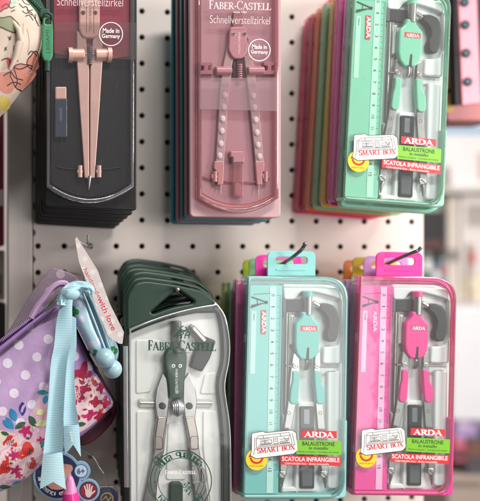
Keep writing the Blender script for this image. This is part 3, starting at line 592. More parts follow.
# ---- rose pack, upper middle
def rose_pack():
    G = 'rose and teal compass packs in the upper middle stack'
    RB = pm('rose_pack_plastic', '#bf9ca1', .35, var=.04, coat=.15); RI = pm('rose_inlay', '#a9888f', .55, var=.1, vscale=30)
    t = Thing('compass_pack', 'dusty rose compass pack with white lettering, front of the upper middle stack', 'compass pack', 236, 218, 10, G)
    mb = MB(); mb.plate(rnd([(189.5, -40), (281.3, -40), (281, 218), (190, 217)], [1, 1, 5, 5]), 8, 4, RB, 1.1); t.part('tray', mb)
    mb = MB(); mb.plate(arc_bottom(201, 275.5, 193, 205, -40), 6.4, 1.5, RI, .6)
    mb.plate(arc_bottom(200, 277, 196, 208, 150), 6.9, .8, pm('salmon_inlay', '#c58483', .5, var=.12, vscale=40), .3); t.part('inlay', mb)
    ol = arc_bottom(198, 279, 198, 213, -40); il = arc_bottom(201.4, 275.4, 195.4, 208, -36)
    mb = MB(); mb.plate([ol, il], .3, 7, clear('rose_rim_clear', '#eed2d6', .07, .2, .2, '#d8b0b7'), 1.2, 3); t.part('lid_rim', mb)
    mb = MB(); mb.plate(ol, 0, 8, clear('rose_lid', '#f6eaec', .07, .02, .03, '#e8c8cc'), 2.2, 3); t.part('lid', mb)
    mb = MB(); mb.plate([(199.5, 78), (277, 77.5), (277, 111), (199.5, 109)], -.12, .08, clear('rose_seal', '#f8f0f2', .16, .03, .10, '#f0e2e4')); t.part('seal', mb)
    mb = MB(); mb.serif('FABER-CASTELL', 209, 8.8, 62, 8.6, -.2, pm('pale_lettering', '#d9cacb', .55), .95, 1.2); mb.text('since 1761', 240, 12, 13, 2, -.2, INKW, 1, .05); mb.text('Schnellverstellzirkel', 240, 19.8, 60, 8.0, -.2, pm('pale_lettering', '#d9cacb', .55), 1.4, -.1); t.part('lettering', mb)
    mb = MB(); mb.ring(259.4, 50, 10.8, .75, -.2, INKW); mb.text('Made in', 259.4, 46.8, 14.5, 4.3, -.2, INKW, 2, .12); mb.text('Germany', 259.4, 52.4, 17, 4.8, -.2, INKW, 2, .12); t.part('origin_mark', mb)
    RP = pm('rose_compass_plastic', '#ba9096', .33, var=.04, coat=.15); RM = pm('mauve_bar_metal', '#b3a1a0', .38, metal=.3, var=.05); RF = pm('rose_foot', '#bd9090', .35, metal=.2)
    c = Thing('drawing_compass', 'open dusty rose compass with rhinestones along both legs', 'compass', 238, 188, 3, 'quick setting compasses')
    mb = MB(); mb.plate(rnd([(230, 26.5), (246.5, 26.5), (248, 50), (244, 58.5), (233, 58.5), (228.5, 50)], [3, 3, 3, 4, 4, 3]), 1.4, 4.5, RP, 1.2, 3); mb.plate(rr(230.4, 27.5, 246.2, 29.5, .6), 1.2, 1, RP, .3); h = c.part('head', mb)
    mb = MB(); mb.plate(rnd([(233.5, 11), (243, 11), (243.5, 28), (232.5, 28)], 2), 3.4, 3, pm('rose_grip', '#9c727a', .45), .8); c.part('handle', mb)
    mb = MB()
    for x in (233.6, 244.6): mb.cyl(x, 34, 2.2, 1.15, .5, STEEL, .15); mb.disc(x, 34, .8, 1.1, INK, 12)
    c.part('screw', mb, h)
    mb = MB(); mb.text('FABER-CASTELL', 239.3, 43.5, 22, 2.0, 1.32, INKW, 90); c.part('lettering', mb, h)
    mb = MB(); mb.plate(rr(233, 58, 246.3, 77, 1), 4, 2, pm('dark_recess', '#33262a', .6)); hs = c.part('wheel_housing', mb)
    mb = MB()
    for k in range(7): mb.tube([(239.6, 64.5+k*2.2, 3.2), (239.6, 65.9+k*2.2, 3.2)], 2.3, RP, 14)
    mb.plate(rr(237, 58.6, 242, 64, .6), 3.2, .8, pm('dark_recess', '#33262a', .6)); c.part('setting_wheel', mb, hs)
    stones = ([(224.9, 95.4), (223.8, 107.3), (222.6, 119), (221.8, 131), (220.7, 143.8), (219.5, 155.8)], [(253.2, 96), (254.3, 107.6), (255.6, 120), (256.8, 132.6), (257.9, 145), (259.3, 156.6)])
    GEM = pm('rhinestone', '#f2f4f6', .12, metal=.15, var=.12, vscale=900, coat=1.0)
    for sgn in (0, 1):
        if sgn == 0: up = [(229, 36), (233.5, 56), (231, 76), (222.6, 161.5), (215.6, 161.5), (220, 90), (223.4, 64)]; mid = [(220.6, 88), (229, 88), (224, 162), (216, 162)]; ft = [(214.6, 161), (224.4, 161), (223.3, 185), (217.6, 185), (217.6, 173), (213.8, 168)]; nd = [(220.6, 184, 4), (220.3, 193.5, 4)]; sc = (214.6, 176.5)
        else: up = [(248, 36), (244, 56), (246.6, 76), (255.6, 161.5), (263, 161.5), (257.6, 90), (253.6, 64)]; mid = [(248.6, 88), (257.4, 88), (263.8, 162), (255.6, 162)]; ft = [(255.2, 161), (264.6, 161), (264.6, 168), (262.6, 173), (262.6, 185), (257, 185)]; nd = [(258.6, 184, 4), (258, 195.4, 4)]; sc = (265.2, 176.5)
        mb = MB(); mb.plate(rnd(up, 1.4), 3.6, 2.6, RM, .6); mb.plate(rnd(mid, 1), 3.1, 1, RM, .4); lg = c.part('leg', mb)
        mb = MB(); mb.plate(rnd(ft, 1), 2.9, 3.2, RF, .7); c.part('foot', mb, lg)
        for x, y in stones[sgn]:
            g = MB(); cx = at(x, y, 3.1); vs = []; n = 8
            for rr_, dy in ((2.75, 0), (2.5, -.9), (1.35, -1.5)):
                for k in range(n): q = 2*math.pi*(k+.5)/n; vs.append(cx+Vector((rr_*math.cos(q)*.92, dy, rr_*math.sin(q)*1.12))*.001)
            fs = [(a*n+k, a*n+(k+1) % n, (a+1)*n+(k+1) % n, (a+1)*n+k) for a in (0, 1) for k in range(n)]+[tuple(range(2*n, 3*n))]
            g.add(vs, fs, GEM); c.part('rhinestone', g, lg, sharp=5)
        mb = MB(); mb.tube(nd, [.7, .3], STEEL); c.part('needle', mb, lg)
        mb = MB(); mb.cyl(*sc, 3.4, 2.6, 2.6, RF, .8, 10); mb.tube([(sc[0], sc[1]-5, 4), (sc[0], sc[1]+5.4, 4)], 2.2, RF); c.part('clamp_screw', mb, lg)
    for x0, x1 in ((215, 231), (247, 263.4)):
        mb = MB(); mb.tube([(x0, 71, 4), (x0+.8, 71, 4), (x1-.8, 71, 4), (x1, 71, 4)], [3.2, 3.8, 3.8, 3.2], RP, 18); c.part('knob', mb)
    for x0 in (200, 263.5):
        mb = MB(); mb.plate(rnd([(x0, 62), (x0+13, 62), (x0+13, 65), (x0+8, 66), (x0+8, 70), (x0+13, 71), (x0+13, 74.5), (x0, 74.5), (x0, 71), (x0+4, 70), (x0+4, 66), (x0, 65)], .5), 2.6, 4, pm('rose_clip', '#9e6d77', .4), .5); t.part('clip', mb)
    mb = MB(); mb.tube([(203, 176.5, 5), (214, 180, 5), (232, 182, 5), (262, 182, 5), (270, 177.5, 5)], .6, pm('rose_wire', '#a8585e', .4)); c.part('retaining_wire', mb)
    l = Thing('lead_tube', 'clear lead tube with rose cap between the legs of the rhinestone compass', 'lead tube', 238, 198, 3, 'spare lead tubes')
    mb = MB(); mb.plate(rr(232.8, 160, 243.6, 197.6, .8), 1.6, 4, clear('rose_tube_clear', '#f2dfe0', .08, .05, .2, '#d8b3b5'), .8); l.part('tube', mb)
    mb = MB(); mb.plate(rnd([(230.5, 151), (244.4, 151), (244.4, 163), (233, 163), (233, 157), (230.5, 157)], .8), 1.2, 4.8, RP, .9); l.part('cap', mb)
    mb = MB(); mb.plate(rr(235, 183, 241, 195.6, 2.6), 3, 3, RP, .8); l.part('stopper', mb)
    # behind
    proto = Thing('compass_pack', 'mauve compass pack directly behind the dusty rose front pack', 'compass pack', 236, 218, 10, G)
    TL = pm('teal_pack_plastic', '#2c7a86', .35, coat=.15); MV = pm('mauve_pack_plastic', '#a2707e', .38)
    mb = MB(); mb.plate(rnd([(189.5, -40), (281.3, -40), (281, 218), (190, 217)], [1, 1, 5, 5]), 7, 4.5, MV, 1.3); mb.plate(arc_bottom(197, 279, 200, 214, -40), 2.5, 5, MV, 1); proto.part('tray', mb)
    mb = MB(); mb.plate(arc_bottom(196, 279, 200, 215, -40), 1.2, 6.5, clear('rose_rear_lid', '#e9d9de', .08, .03, .1, '#a98a95'), 1.4); proto.part('lid', mb)
    o = proto.O; proto.r.location = o+Vector((0, .012, -.0003))
    for k, (mat, lab) in enumerate(((TL, 'bright teal compass pack third in the upper middle stack'), (MV, 'second mauve compass pack between the two teal ones'), (TL, 'rearmost dark teal compass pack of the upper middle stack'))):
        copy_thing(proto.r, o+Vector((-.0005*k+random.uniform(-.0008, .0008), .024+.0125*k, -.002-.0008*k)), R(random.uniform(-.5, .4)), lab, swap={'mauve_pack_plastic': mat})
rose_pack()

# ---- green pack, lower left of centre
def green_pack():
    G = 'dark green compass packs in the lower stack'
    GR = pm('dark_green_plastic', '#163427', .42, var=.08, bump=.06, bscale=2600); GP = pm('green_compass_plastic', '#123a2b', .35, bump=.05); GI = pm('green_ink', '#1d4a38', .5)
    t = Thing('compass_pack', 'dark green compass pack with clear window, front of the lower stack', 'compass pack', 178, 501, 12, G)
    back = rnd([(126, 296), (134, 283.5), (146, 280.5), (176, 284.5), (203, 290.5), (217, 301), (220, 310), (219, 340), (221, 520), (126, 520)], [6, 5, 6, 6, 6, 6, 2, 2, 2, 2], 6)
    hole = rnd([(151.2, 312.4), (176, 290.5), (179.5, 291), (194.2, 301.2), (193, 303.4), (172, 307.2), (154, 314)], [2.5, 2, 2, 2, 2, 8, 2], 5)
    header = rnd([(126, 296), (134, 283.5), (146, 280.5), (176, 284.5), (203, 290.5), (217, 301), (220, 310), (219, 313), (196, 313.5), (172, 318.5), (150, 326), (126, 336)], [6, 5, 6, 6, 6, 6, 2, 1, 2, 6, 6, 1], 6)
    mb = MB(); mb.plate([header, hole], 3.2, 9, GR, 2.2, 3); mb.plate(rnd([(126.4, 330), (219, 316), (221, 345), (219, 380), (221, 520), (126.4, 520)], 2), 11.8, 1.4, GR, .4); t.part('shell', mb)
    right = smooth([(217.4, 303.5), (224.8, 314), (228.6, 328), (230.6, 346), (229.6, 362), (226.6, 377), (225.6, 388), (227.2, 402), (230.4, 425), (231.6, 455), (232, 520)], 5, False)
    top = [(172+(t_-.0)*0, 0) for t_ in ()]
    def arc(x0, y0, x1, y1, sag, n=12): return [(x0+(x1-x0)*i/n, y0+(y1-y0)*i/n-sag*4*(i/n)*(1-i/n)) for i in range(n+1)]
    win = arc(129.5, 329, 216.5, 304, 3.5)+right+[(130.5, 520)]
    rin = smooth([(212, 308.5), (218.6, 314), (221.8, 328), (223, 346), (222.4, 362), (218.6, 378), (217.8, 388), (219.6, 402), (222, 425), (223.4, 455), (222.6, 518)], 5, False)
    inn = arc(130.6, 329.6, 213, 306.4, 3.4)+rin+[(131.5, 518)]
    band = smooth([(216.5, 306.5)]+[(x, y) for x, y in ((223.6, 315), (227.2, 328), (229, 346), (228, 362), (224.8, 377), (223.8, 388), (225.4, 402), (228.4, 425), (229.6, 455), (230, 518))], 5, False)
    mb = MB(); mb.plate(band+rin[::-1], 2.6, 8, pm('black_green_edge', '#15201b', .3, coat=.3), .8, 3); t.part('inner_frame', mb)
    mb = MB(); mb.plate(inn, 8.5, 3, pm('white_pack_insert', '#e9e7e6', .42, var=.03, vscale=40), .5); t.part('insert', mb)
    WI = MATS['white_pack_insert']; mb = MB()
    # raised islands either side of the compass and round the adapter
    mb.plate(rnd([(136, 340), (160, 340), (160, 352), (151, 392), (136, 394)], 3), 7.5, 2.4, WI, .9, 3)
    mb.plate(rnd([(136.5, 411), (152, 411), (150, 448), (144, 516), (137, 516)], 3), 7.5, 2.4, WI, .9, 3)
    mb.plate(rnd([(203, 411), (217, 411), (221, 446), (222, 516), (212, 516), (203, 450)], 3), 7.5, 2.4, WI, .9, 3)
    mb.plate(rnd([(168, 423), (184, 423), (186, 480), (166, 480)], 3), 7.5, 2.4, WI, .9, 3)
    mb.plate(rnd([(205, 374), (216.5, 372), (216.5, 394), (200, 394)], 3), 7.5, 2.4, WI, .9, 3)
    t.part('raised_moulding', mb)
    mb = MB(); mb.plate(rr(138.2, 398.6, 212.6, 407.6, 4), 6.9, 2, pm('grey_slot', '#bdbab6', .4), .8); mb.plate(rr(140.2, 401.2, 210.6, 405.4, 2), 6.6, .6, pm('slot_shade', '#d0cdc9', .4), .3); t.part('spindle_slot', mb)
    # clear window with bright moulded edge
    edge = MB(); e2 = [(x-1.8, y+.5) for x, y in right]; edge.plate([win, arc(131.5, 330.5, 213.5, 306.8, 3.4)+e2+[(133, 518)]], .2, 3.6, clear('green_pack_rim', '#f2f5f4', .06, .28, .35, '#f4f6f5'), .9, 3); t.part('window_rim', edge)
    mb = MB(); mb.plate(win, 0, 7, clear('green_pack_window', '#fbfdfc', .06, .012, .02), 1.8, 3); t.part('window', mb)
    for x, w in ((126.5, 1.3), (124.2, .9)):
        mb = MB(); mb.tube([(x, 346, 5+(126-x)*2), (x+.3, 400, 5+(126-x)*2), (x+1.0, 487, 5+(126-x)*2)], w, clear('green_pack_rim', '#e9efed')); t.part('hinge', mb)
    q = -.2; mb = MB(); mb.serif('FABER-CASTELL', 148, 350.2, 68, 10, q, GI, 1.15, .6); mb.text('since 1761', 183, 352.6, 14, 2.0, q, GI, 1, .05)
    # knights emblem: small jousting tuft
    for a, sg in enumerate(([(175.5, 335), (178, 331.5), (181.5, 331), (184, 333)], [(177, 338.5), (178.2, 335), (176.4, 333.6)], [(181.5, 338.6), (181.8, 334.6), (184, 333)], [(184.6, 338.6), (185.4, 334.4), (188, 331.4), (190.5, 332.6)], [(189, 338.4), (188.6, 335), (190.5, 332.6)],
                            [(179.5, 331.5), (180.4, 327.4), (182, 327)], [(180.2, 329), (186, 331.8)], [(187, 331.6), (186.4, 327.6), (185, 327.2)], [(186.6, 329.4), (179, 333.6)], [(176, 335.6), (182, 335.2)], [(185, 335.4), (190, 335)], [(182, 327), (183.4, 325.6)], [(175.4, 335), (173.8, 337)])): mb.line(sg, 1.0, q-.02*a, GI)
    tk = t.part('lettering', mb)
    mb = MB(); C = (181, 481)
    mb.ring(*C, 30.5, 1.0, q, GI, 64); mb.ring(*C, 23, .7, q, GI, 56)
    mb.arctext('alta qualità', C[0], C[1], 26.2, 6.4, q-.02, GI, -53, 9.3, bold=.08)
    mb.arctext('high quality', C[0], C[1], 26.2, 6.0, q-.02, GI, 230, -9.3, flip=True, bold=.08)
    mb.serif('FABER-CASTELL', 165, 474, 31, 3.8, q-.03, INKW, 1.3)
    for k in range(26):
        a = k*2.4; r = 6*(k/26)**.5; x, y = 188+r*math.cos(a)*.65, 488+r*math.sin(a)*1.15
        mb.line([(x, y), (x+2.2*math.cos(k*1.7), y+2.4*math.sin(k*1.7))], .75, q-.003*k, GI)
    t.part('quality_mark', mb)
    # compass
    SV = pm('satin_silver', '#a3a2a1', .27, metal=1, var=.06); SL = pm('satin_sleeve', '#aaa29b', .26, metal=.95, var=.05)
    c = Thing('drawing_compass', 'silver compass with dark green head in the green pack', 'compass', 176, 501, 4, 'quick setting compasses')
    mb = MB(); mb.tube([(176.6, 321, 5), (176.6, 322.5, 5), (176.5, 347, 5), (176.4, 352, 5)], [3.6, 4.2, 4.1, 4.4], pm('grey_handle', '#5b605c', .4, metal=.3), 20); c.part('handle', mb)
    mb = MB(); mb.plate(rnd([(169, 347.5), (183, 347.5), (187.4, 353), (187, 366), (184.4, 384), (183.4, 399.5), (169, 399.5), (168, 384), (164.6, 366), (164.4, 353)], [2, 2, 4, 4, 6, 2, 2, 6, 4, 4], 5), 2.2, 5, GP, 1.5, 3); h = c.part('head', mb)
    mb = MB()
    for x in (173.4, 180.2): mb.cyl(x, 366, 2.0, 1.95, .6, STEEL, .2); mb.disc(x, 366, .8, 1.9, INK, 12)
    c.part('screw', mb, h)
    mb = MB(); mb.text('FABER-CASTELL', 176.6, 380, 22, 2.4, 2.1, INKW, 90); mb.ring(177, 392, 1.1, .5, 2.1, INKW, 14); c.part('lettering', mb, h)
    mb = MB()
    for k in range(7): mb.tube([(171.6+k*1.6, 408, 3.4), (172.8+k*1.6, 408, 3.4)], 7.4-abs(k-3)*.8, pm('wheel_metal', '#b9bcc0', .42, metal=.45), 22)
    c.part('setting_wheel', mb)
    mb = MB(); mb.tube([(140, 403, 6.6), (212, 403, 6.6)], .9, STEEL); c.part('spindle', mb)
    for sgn in (0, 1):
        if sgn == 0: up = [(162.8, 372), (168, 380), (169.2, 399), (167.5, 418), (164.5, 450), (158, 480), (155, 516), (139.6, 516), (146.6, 484), (154.4, 450), (157, 418), (154.8, 401), (156.6, 388)]; slv = [(157.4, 417), (167.6, 417), (164.4, 436), (163.6, 450), (154.2, 450), (154.6, 436)]; pv = (162.8, 406.2)
        else: up = [(189, 372), (183.6, 380), (183.2, 399), (185, 418), (189.8, 450), (193.4, 480), (197, 516), (211, 516), (206, 484), (199.6, 450), (195.4, 418), (197.4, 401), (195.4, 388)]; slv = [(184.8, 417), (195, 417), (198.8, 436), (199.4, 450), (190.2, 450), (188.6, 436)]; pv = (189.6, 406.2)
        mb = MB(); mb.plate(rnd(up, 2), 4.2, 2.6, SV, .7); lg = c.part('leg', mb)
        mb = MB(); mb.plate(rnd(slv, 2.4), 2.6, 3.6, SL, 1.2, 3); sv = c.part('sleeve', mb, lg)
        mx = (158.8, 443.5) if sgn == 0 else (194.6, 443)
        mb = MB(); mb.plate([rr(mx[0]-4.2, mx[1]-7, mx[0]+4, mx[1]+7, 3), rr(mx[0]-3.5, mx[1]-6.3, mx[0]+3.3, mx[1]+6.3, 2.6)], 2.3, .4, pm('sleeve_groove', '#7d7268', .4, metal=.6), .1); c.part('button_outline', mb, lg)
        mb = MB(); mb.cyl(*pv, 3.5, 3.2, 1.6, pm('black_pivot', '#2c2c2e', .35, metal=.4), .5); c.part('pivot', mb, lg)
        e = (156, 458) if sgn == 0 else (196, 458)
        mb = MB(); mb.line([(e[0]-1, e[1]-2), (e[0]+.6, e[1]+1.2)], .5, 4.15, INK); mb.disc(e[0]-1+sgn*5, e[1]+24, .8, 4.15, INK, 10); c.part('engraving', mb, lg)
    mb = MB(); mb.plate([rnd([(191.6, 467), (199, 464), (202, 483), (193, 484)], 1), rnd([(193, 469), (198, 467), (200.4, 481), (194, 482)], .8)], 3.6, 1, SV, .2)
    mb.plate(rnd([(201, 470), (205, 468), (207.6, 476), (206.6, 482), (201.6, 483)], 1.4), 3.2, 2.4, SV, .6); c.part('clamp', mb)
    a = Thing('compass_adapter', 'dark green adapter with metal stem right of the green compass head', 'adapter', 204, 370, 5)
    mb = MB(); mb.plate(rotpx(rnd([(196.4, 337), (211.4, 337), (212.4, 356), (210, 371.5), (197, 371.5), (195.4, 356)], 2.4), 22, (204, 352)), 3.2, 6, pm('adapter_green', '#1a211d', .42, bump=.03), 1.5, 3); a.part('clamp', mb)
    mb = MB(); mb.tube([(191.6, 328, 5), (203, 341, 5)], [3.4, 3.8], STEEL); mb.tube([(189.6, 325.6, 5), (192.4, 329, 5)], [2.2, 2.6], DSTEEL); a.part('stem', mb)
    l = Thing('lead_box', 'dark green lead holder between the silver compass legs', 'lead box', 176, 501, 5)
    mb = MB(); mb.plate(rnd([(170, 484.5), (173, 482.5), (181, 482.5), (183.4, 485), (183, 516), (169.6, 516)], 1.6), 4.4, 5, pm('lead_box_green', '#1f3a2c', .5, bump=.3, var=.3, vscale=400), 1.2); l.part('body', mb)
    # packs behind on the hook
    proto = Thing('compass_pack', 'second dark green compass pack from the front of the lower stack', 'compass pack', 178, 501, 12, G)
    mb = MB(); mb.plate([back, hole], 1.5, 8, GR, 2.6, 3); mb.plate(rnd([(123.6, 330), (222, 322), (228, 345), (226, 380), (230, 430), (231, 520), (124, 520)], 4), -1, 9, pm('black_green_edge', '#15201b', .3), 1.2); proto.part('shell', mb)
    for x in (123.6, 122.6): mb = MB(); mb.tube([(x, 338, (x-122)*4), (x+.6, 505, (x-122)*4)], 1.0, clear('smoky_lid', '#9a9a9e')); proto.part('hinge', mb)
    o = proto.O; proto.r.location = o+Vector((.0016, .0125, .0036))
    for k, nm in enumerate(('third', 'fourth', 'fifth', 'rearmost')):
        copy_thing(proto.r, o+Vector((.0016+.0020*(k+1)+random.uniform(-.0006, .0006), .0125+.0135*(k+1), .0036+.0040*(k+1)+random.uniform(-.0007, .0007))), R(random.uniform(-.9, .5)), f'{nm} dark green compass pack of the lower stack, counted from the front' if nm != 'rearmost' else 'rearmost dark green compass pack of the lower stack, highest against the panel')
green_pack()

# ================================================================== soft goods
class Cushion:
    """a stuffed flat shape: outline in pixels, front bulge in mm; gives the surface for printed patches too"""
    def __init__(s, pts, d, bulge, c=None, wr=.5, seed=0, e=.5):
        s.p = pts; s.d = d; s.b = bulge; s.wr = wr; s.e = e
        s.c = c or (sum(p[0] for p in pts)/len(pts), sum(p[1] for p in pts)/len(pts)); rs = random.Random(seed); s.ph = [(rs.uniform(.05, .16), rs.uniform(.05, .16), rs.uniform(0, 6)) for _ in range(5)]
    def rad(s, x, y):
        dx, dy = x-s.c[0], y-s.c[1]; best = 9e9
        for a, b in zip(s.p, s.p[1:]+s.p[:1]):
            ex, ey = b[0]-a[0], b[1]-a[1]; den = dx*ey-dy*ex
            if abs(den) < 1e-9: continue
            t = ((a[0]-s.c[0])*ey-(a[1]-s.c[1])*ex)/den; u = ((a[0]-s.c[0])*dy-(a[1]-s.c[1])*dx)/den
            if t > 0 and -1e-6 <= u <= 1+1e-6: best = min(best, t)
        return 0 if best > 8e9 else min(1, 1/best)
    def y(s, x, y, r=None):
        r = s.rad(x, y) if r is None else r
        w = sum(math.sin(a*x*1.6+b*y*1.3+c) for a, b, c in s.ph)/5*s.wr
        return -s.b*max(0, 1-r**2.6)**s.e+w*(1-r**4)
    def pt(s, x, y, off=0, r=None): p = at(x, y, s.d); p.y += (s.y(x, y, r)-off*.45)*.001; return p
    def build(s, mb, mat, back=True, K=14):
        n = len(s.p); vs, fs = [], []
        for k in range(K+1):
            r = (k/K)**.75
            for p in s.p: x, y = s.c[0]+(p[0]-s.c[0])*r, s.c[1]+(p[1]-s.c[1])*r; vs.append(s.pt(x, y, 0, r))
        for k in range(K):
            for i in range(n): j = (i+1) % n; fs.append((k*n+i, k*n+j, (k+1)*n+j, (k+1)*n+i))
        mb.add(vs, fs, mat)
        if back:
            m = len(s.p); vs = []
            for k, (r, dy) in enumerate(((1, 0), (.97, s.b*.3), (.85, s.b*.6), (.5, s.b*.8), (0.01, s.b*.85))):
                for p in s.p: q = at(s.c[0]+(p[0]-s.c[0])*r, s.c[1]+(p[1]-s.c[1])*r, s.d); q.y += dy*.001; vs.append(q)
            mb.add(vs, [(k*n+j, k*n+i, (k+1)*n+i, (k+1)*n+j) for k in range(4) for i in range(n) for j in ((i+1) % n,)], mat)
    def patch(s, mb, pts, off, mat, K=4):
        c = (sum(p[0] for p in pts)/len(pts), sum(p[1] for p in pts)/len(pts)); n = len(pts); vs = [s.pt(*c, off)]; fs = []
        for k in range(1, K+1):
            for p in pts: vs.append(s.pt(c[0]+(p[0]-c[0])*k/K, c[1]+(p[1]-c[1])*k/K, off))
        for i in range(n):
            j = (i+1) % n; fs.append((0, 1+i, 1+j))
            for k in range(K-1): fs.append((1+k*n+i, 1+(k+1)*n+i, 1+(k+1)*n+j, 1+k*n+j))
        mb.add(vs, fs, mat)
    def stroke(s, mb, pts, w, off, mat):
        pts = smooth(pts, 5, False)
        L, Rr = [], []
        for i, p in enumerate(pts):
            a, b = pts[max(0, i-1)], pts[min(len(pts)-1, i+1)]; dx, dy = b[0]-a[0], b[1]-a[1]; q = math.hypot(dx, dy) or 1; nx, ny = -dy/q*w/2, dx/q*w/2
            L.append(s.pt(p[0]+nx, p[1]+ny, off)); Rr.append(s.pt(p[0]-nx, p[1]-ny, off))
        n = len(pts); mb.add(L+Rr, [(i, i+1, n+i+1, n+i) for i in range(n-1)], mat)
def blob(cx, cy, rx, ry, ang=0, lobes=0, amp=.25, seed=0, n=26):
    rs = random.Random(seed); ph = [rs.uniform(0, 6.28) for _ in range(3)]; out = []
    for i in range(n):
        a = 2*math.pi*i/n; k = 1+(amp*math.cos(lobes*a+ph[0]) if lobes else 0)+.07*math.sin(2*a+ph[1])+.06*math.sin(3*a+ph[2])
        x, y = rx*k*math.cos(a), ry*k*math.sin(a); out.append((cx+x*math.cos(R(ang))-y*math.sin(R(ang)), cy+x*math.sin(R(ang))+y*math.cos(R(ang))))
    return out
def leaf(cx, cy, L, W, ang, n=9):
    up = [(-L/2+L*i/n, -W/2*math.sin(math.pi*i/n)**.8) for i in range(n+1)]; dn = [(L/2-L*i/n, W/2*math.sin(math.pi*i/n)**.8) for i in range(1, n)]
    return rotpx([(cx+x, cy+y) for x, y in up+dn], ang, (cx, cy))
FAB = dict(rough=.55, var=.06)
def ink(n, c): return pm('print_'+n, c, .58, var=.14, vscale=260, bump=.3, bscale=3200)

def lilac_pouch():
    t = Thing('pouch', 'lilac polka dot zip pouch with floral lower half, tied with a blue ribbon', 'pouch', 20, 493, 12)
    DOT = dotted('lilac_dots', '#bd9fc9', '#e6dcea', .0245, .0038, 12)
    front = smooth([(-60, 385), (-30, 368), (0, 351), (30, 327), (58, 303), (71, 300), (73, 322), (71, 360), (66, 400), (58, 436), (45, 462), (25, 479), (0, 492), (-30, 500), (-62, 470)], 3)
    cu = Cushion(front, 14, 17, (18, 412), 3.4, 3); mb = MB(); cu.build(mb, DOT)
    off = .25
    cu.patch(mb, smooth([(-30, 440), (-10, 425), (6, 428), (20, 421), (30, 408), (38, 392), (50, 380), (68, 368), (66, 395), (60, 425), (46, 457), (25, 474), (0, 486), (-25, 490)], 4), off, ink('pale_pink', '#dcb3c4'), 8)
    cu.patch(mb, blob(14, 453, 27, 25, 0, 5, .08, 4), off+.15, ink('blush', '#eccfd2'), 6)
    cu.patch(mb, blob(-5, 432, 12, 10, 0, 4, .15, 4), off+.2, ink('cream_petal', '#f0e2cf'), 5)
    rd = ink('coral_red', '#d6392f'); mg = ink('magenta', '#c22a6a')
    for i, (x, y, rx, ry, a, lb) in enumerate(((9, 437, 7, 5.5, 20, 3), (25, 445, 6.5, 8, 40, 3), (4, 461, 5.5, 9, 20, 3), (30, 461, 5, 4, -30, 3), (20, 450, 4, 3, -20, 3), (-8, 452, 6, 8, 10, 3))): cu.patch(mb, blob(x, y, rx, ry, a, lb, .22, i), off+.3, rd)
    for i, (x, y, rx, ry) in enumerate(((13, 449.5, 4.2, 3.6), (15, 466, 5, 4.6), (24, 426, 5.6, 5), (18, 472, 3.4, 3), (40, 436, 3, 4))): cu.patch(mb, blob(x, y, rx, ry, 30*i, 5, .38, 10+i), off+.42, mg)
    for i in range(9): cu.stroke(mb, [(13, 449.5), (13+7.5*math.cos(i*.7), 449.5+6*math.sin(i*.7))], .6, off+.5, mg)
    for i, (x, y, L, W, a, c) in enumerate(((7, 418, 16, 8, 45, 'blue'), (12, 410, 13, 7, 65, 'blue'), (21, 404.5, 14, 7, 90, 'navy'), (19, 420.5, 12, 6, -30, 'forest'), (30.5, 416.5, 12.5, 6.5, 60, 'forest'), (38.5, 408, 9, 6, -20, 'butter'), (40, 418.5, 11, 8, -10, 'butter'), (41, 389, 12, 5, 10, 'sea'), (43.5, 396, 9, 5, 100, 'blue'), (4, 428, 9, 4, 20, 'forest'), (41, 440, 9, 4, 100, 'sea'), (4, 484, 14, 5, 10, 'forest'), (16, 480, 10, 4, -20, 'sea'))):
        cu.patch(mb, leaf(x, y, L, W, a), off+.36+.02*i, ink(c, {'blue': '#2b86b8', 'navy': '#2a2f7c', 'forest': '#2c5f43', 'butter': '#dfe0a0', 'sea': '#2f8f9a'}[c]))
    cu.patch(mb, leaf(21, 404.5, 7, 1, 90), off+.7, ink('white', '#ded7ea'))
    rs = random.Random(21)
    for i in range(46):                                   # fine scattered petals, stems and specks of the print
        x, y = rs.uniform(0, 60), rs.uniform(398, 484)
        if y < 440-x*.95+8 or y > 488-x*.55: continue
        c = rs.choice((('coral_red', '#d6392f'), ('magenta', '#c22a6a'), ('blush_deep', '#e39a9c'), ('cream_petal', '#f0e2cf'), ('sea', '#2f8f9a'), ('forest', '#2c5f43')))
        cu.patch(mb, leaf(x, y, rs.uniform(2.5, 6), rs.uniform(1.2, 2.6), rs.uniform(0, 180)), off+.9+.01*i, ink(*c), 2)
    for x, y, a in ((9, 437, 20), (25, 445, 60), (4, 461, 100), (30, 461, -30)):
        for k in range(4): cu.stroke(mb, [(x-4+k*2.4, y-3), (x-2+k*1.8, y+3.5)], .5, off+1.5, ink('deep_red', '#9c1f2c'))
    b = t.part('body', mb)
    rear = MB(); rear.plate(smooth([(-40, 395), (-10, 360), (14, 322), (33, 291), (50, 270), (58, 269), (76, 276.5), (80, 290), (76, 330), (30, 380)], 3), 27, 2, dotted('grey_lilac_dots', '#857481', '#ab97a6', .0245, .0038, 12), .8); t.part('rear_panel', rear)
    z = MB(); ZP = [(-40, 372, 2), (0, 348.5, 2), (30, 324.5, 3), (57, 302, 6)]
    z.tube(ZP, 1.5, pm('zip_tape', '#9a72b0', .6)); z.tube([(p[0], p[1]-3.4, p[2]+3) for p in ZP], 1.0, pm('zip_tape_dark', '#6d4c86', .6)); t.part('zip', z)
    z = MB()
    for k in range(60): u = k/60; x, y = -30+u*86, 364.5-u*63; z.tube([(x-.7, y-2.6, 1.5), (x+.5, y-.6, .6)], .5, pm('zip_tooth', '#8a6aa0', .4), 6)
    t.part('zip_teeth', z)
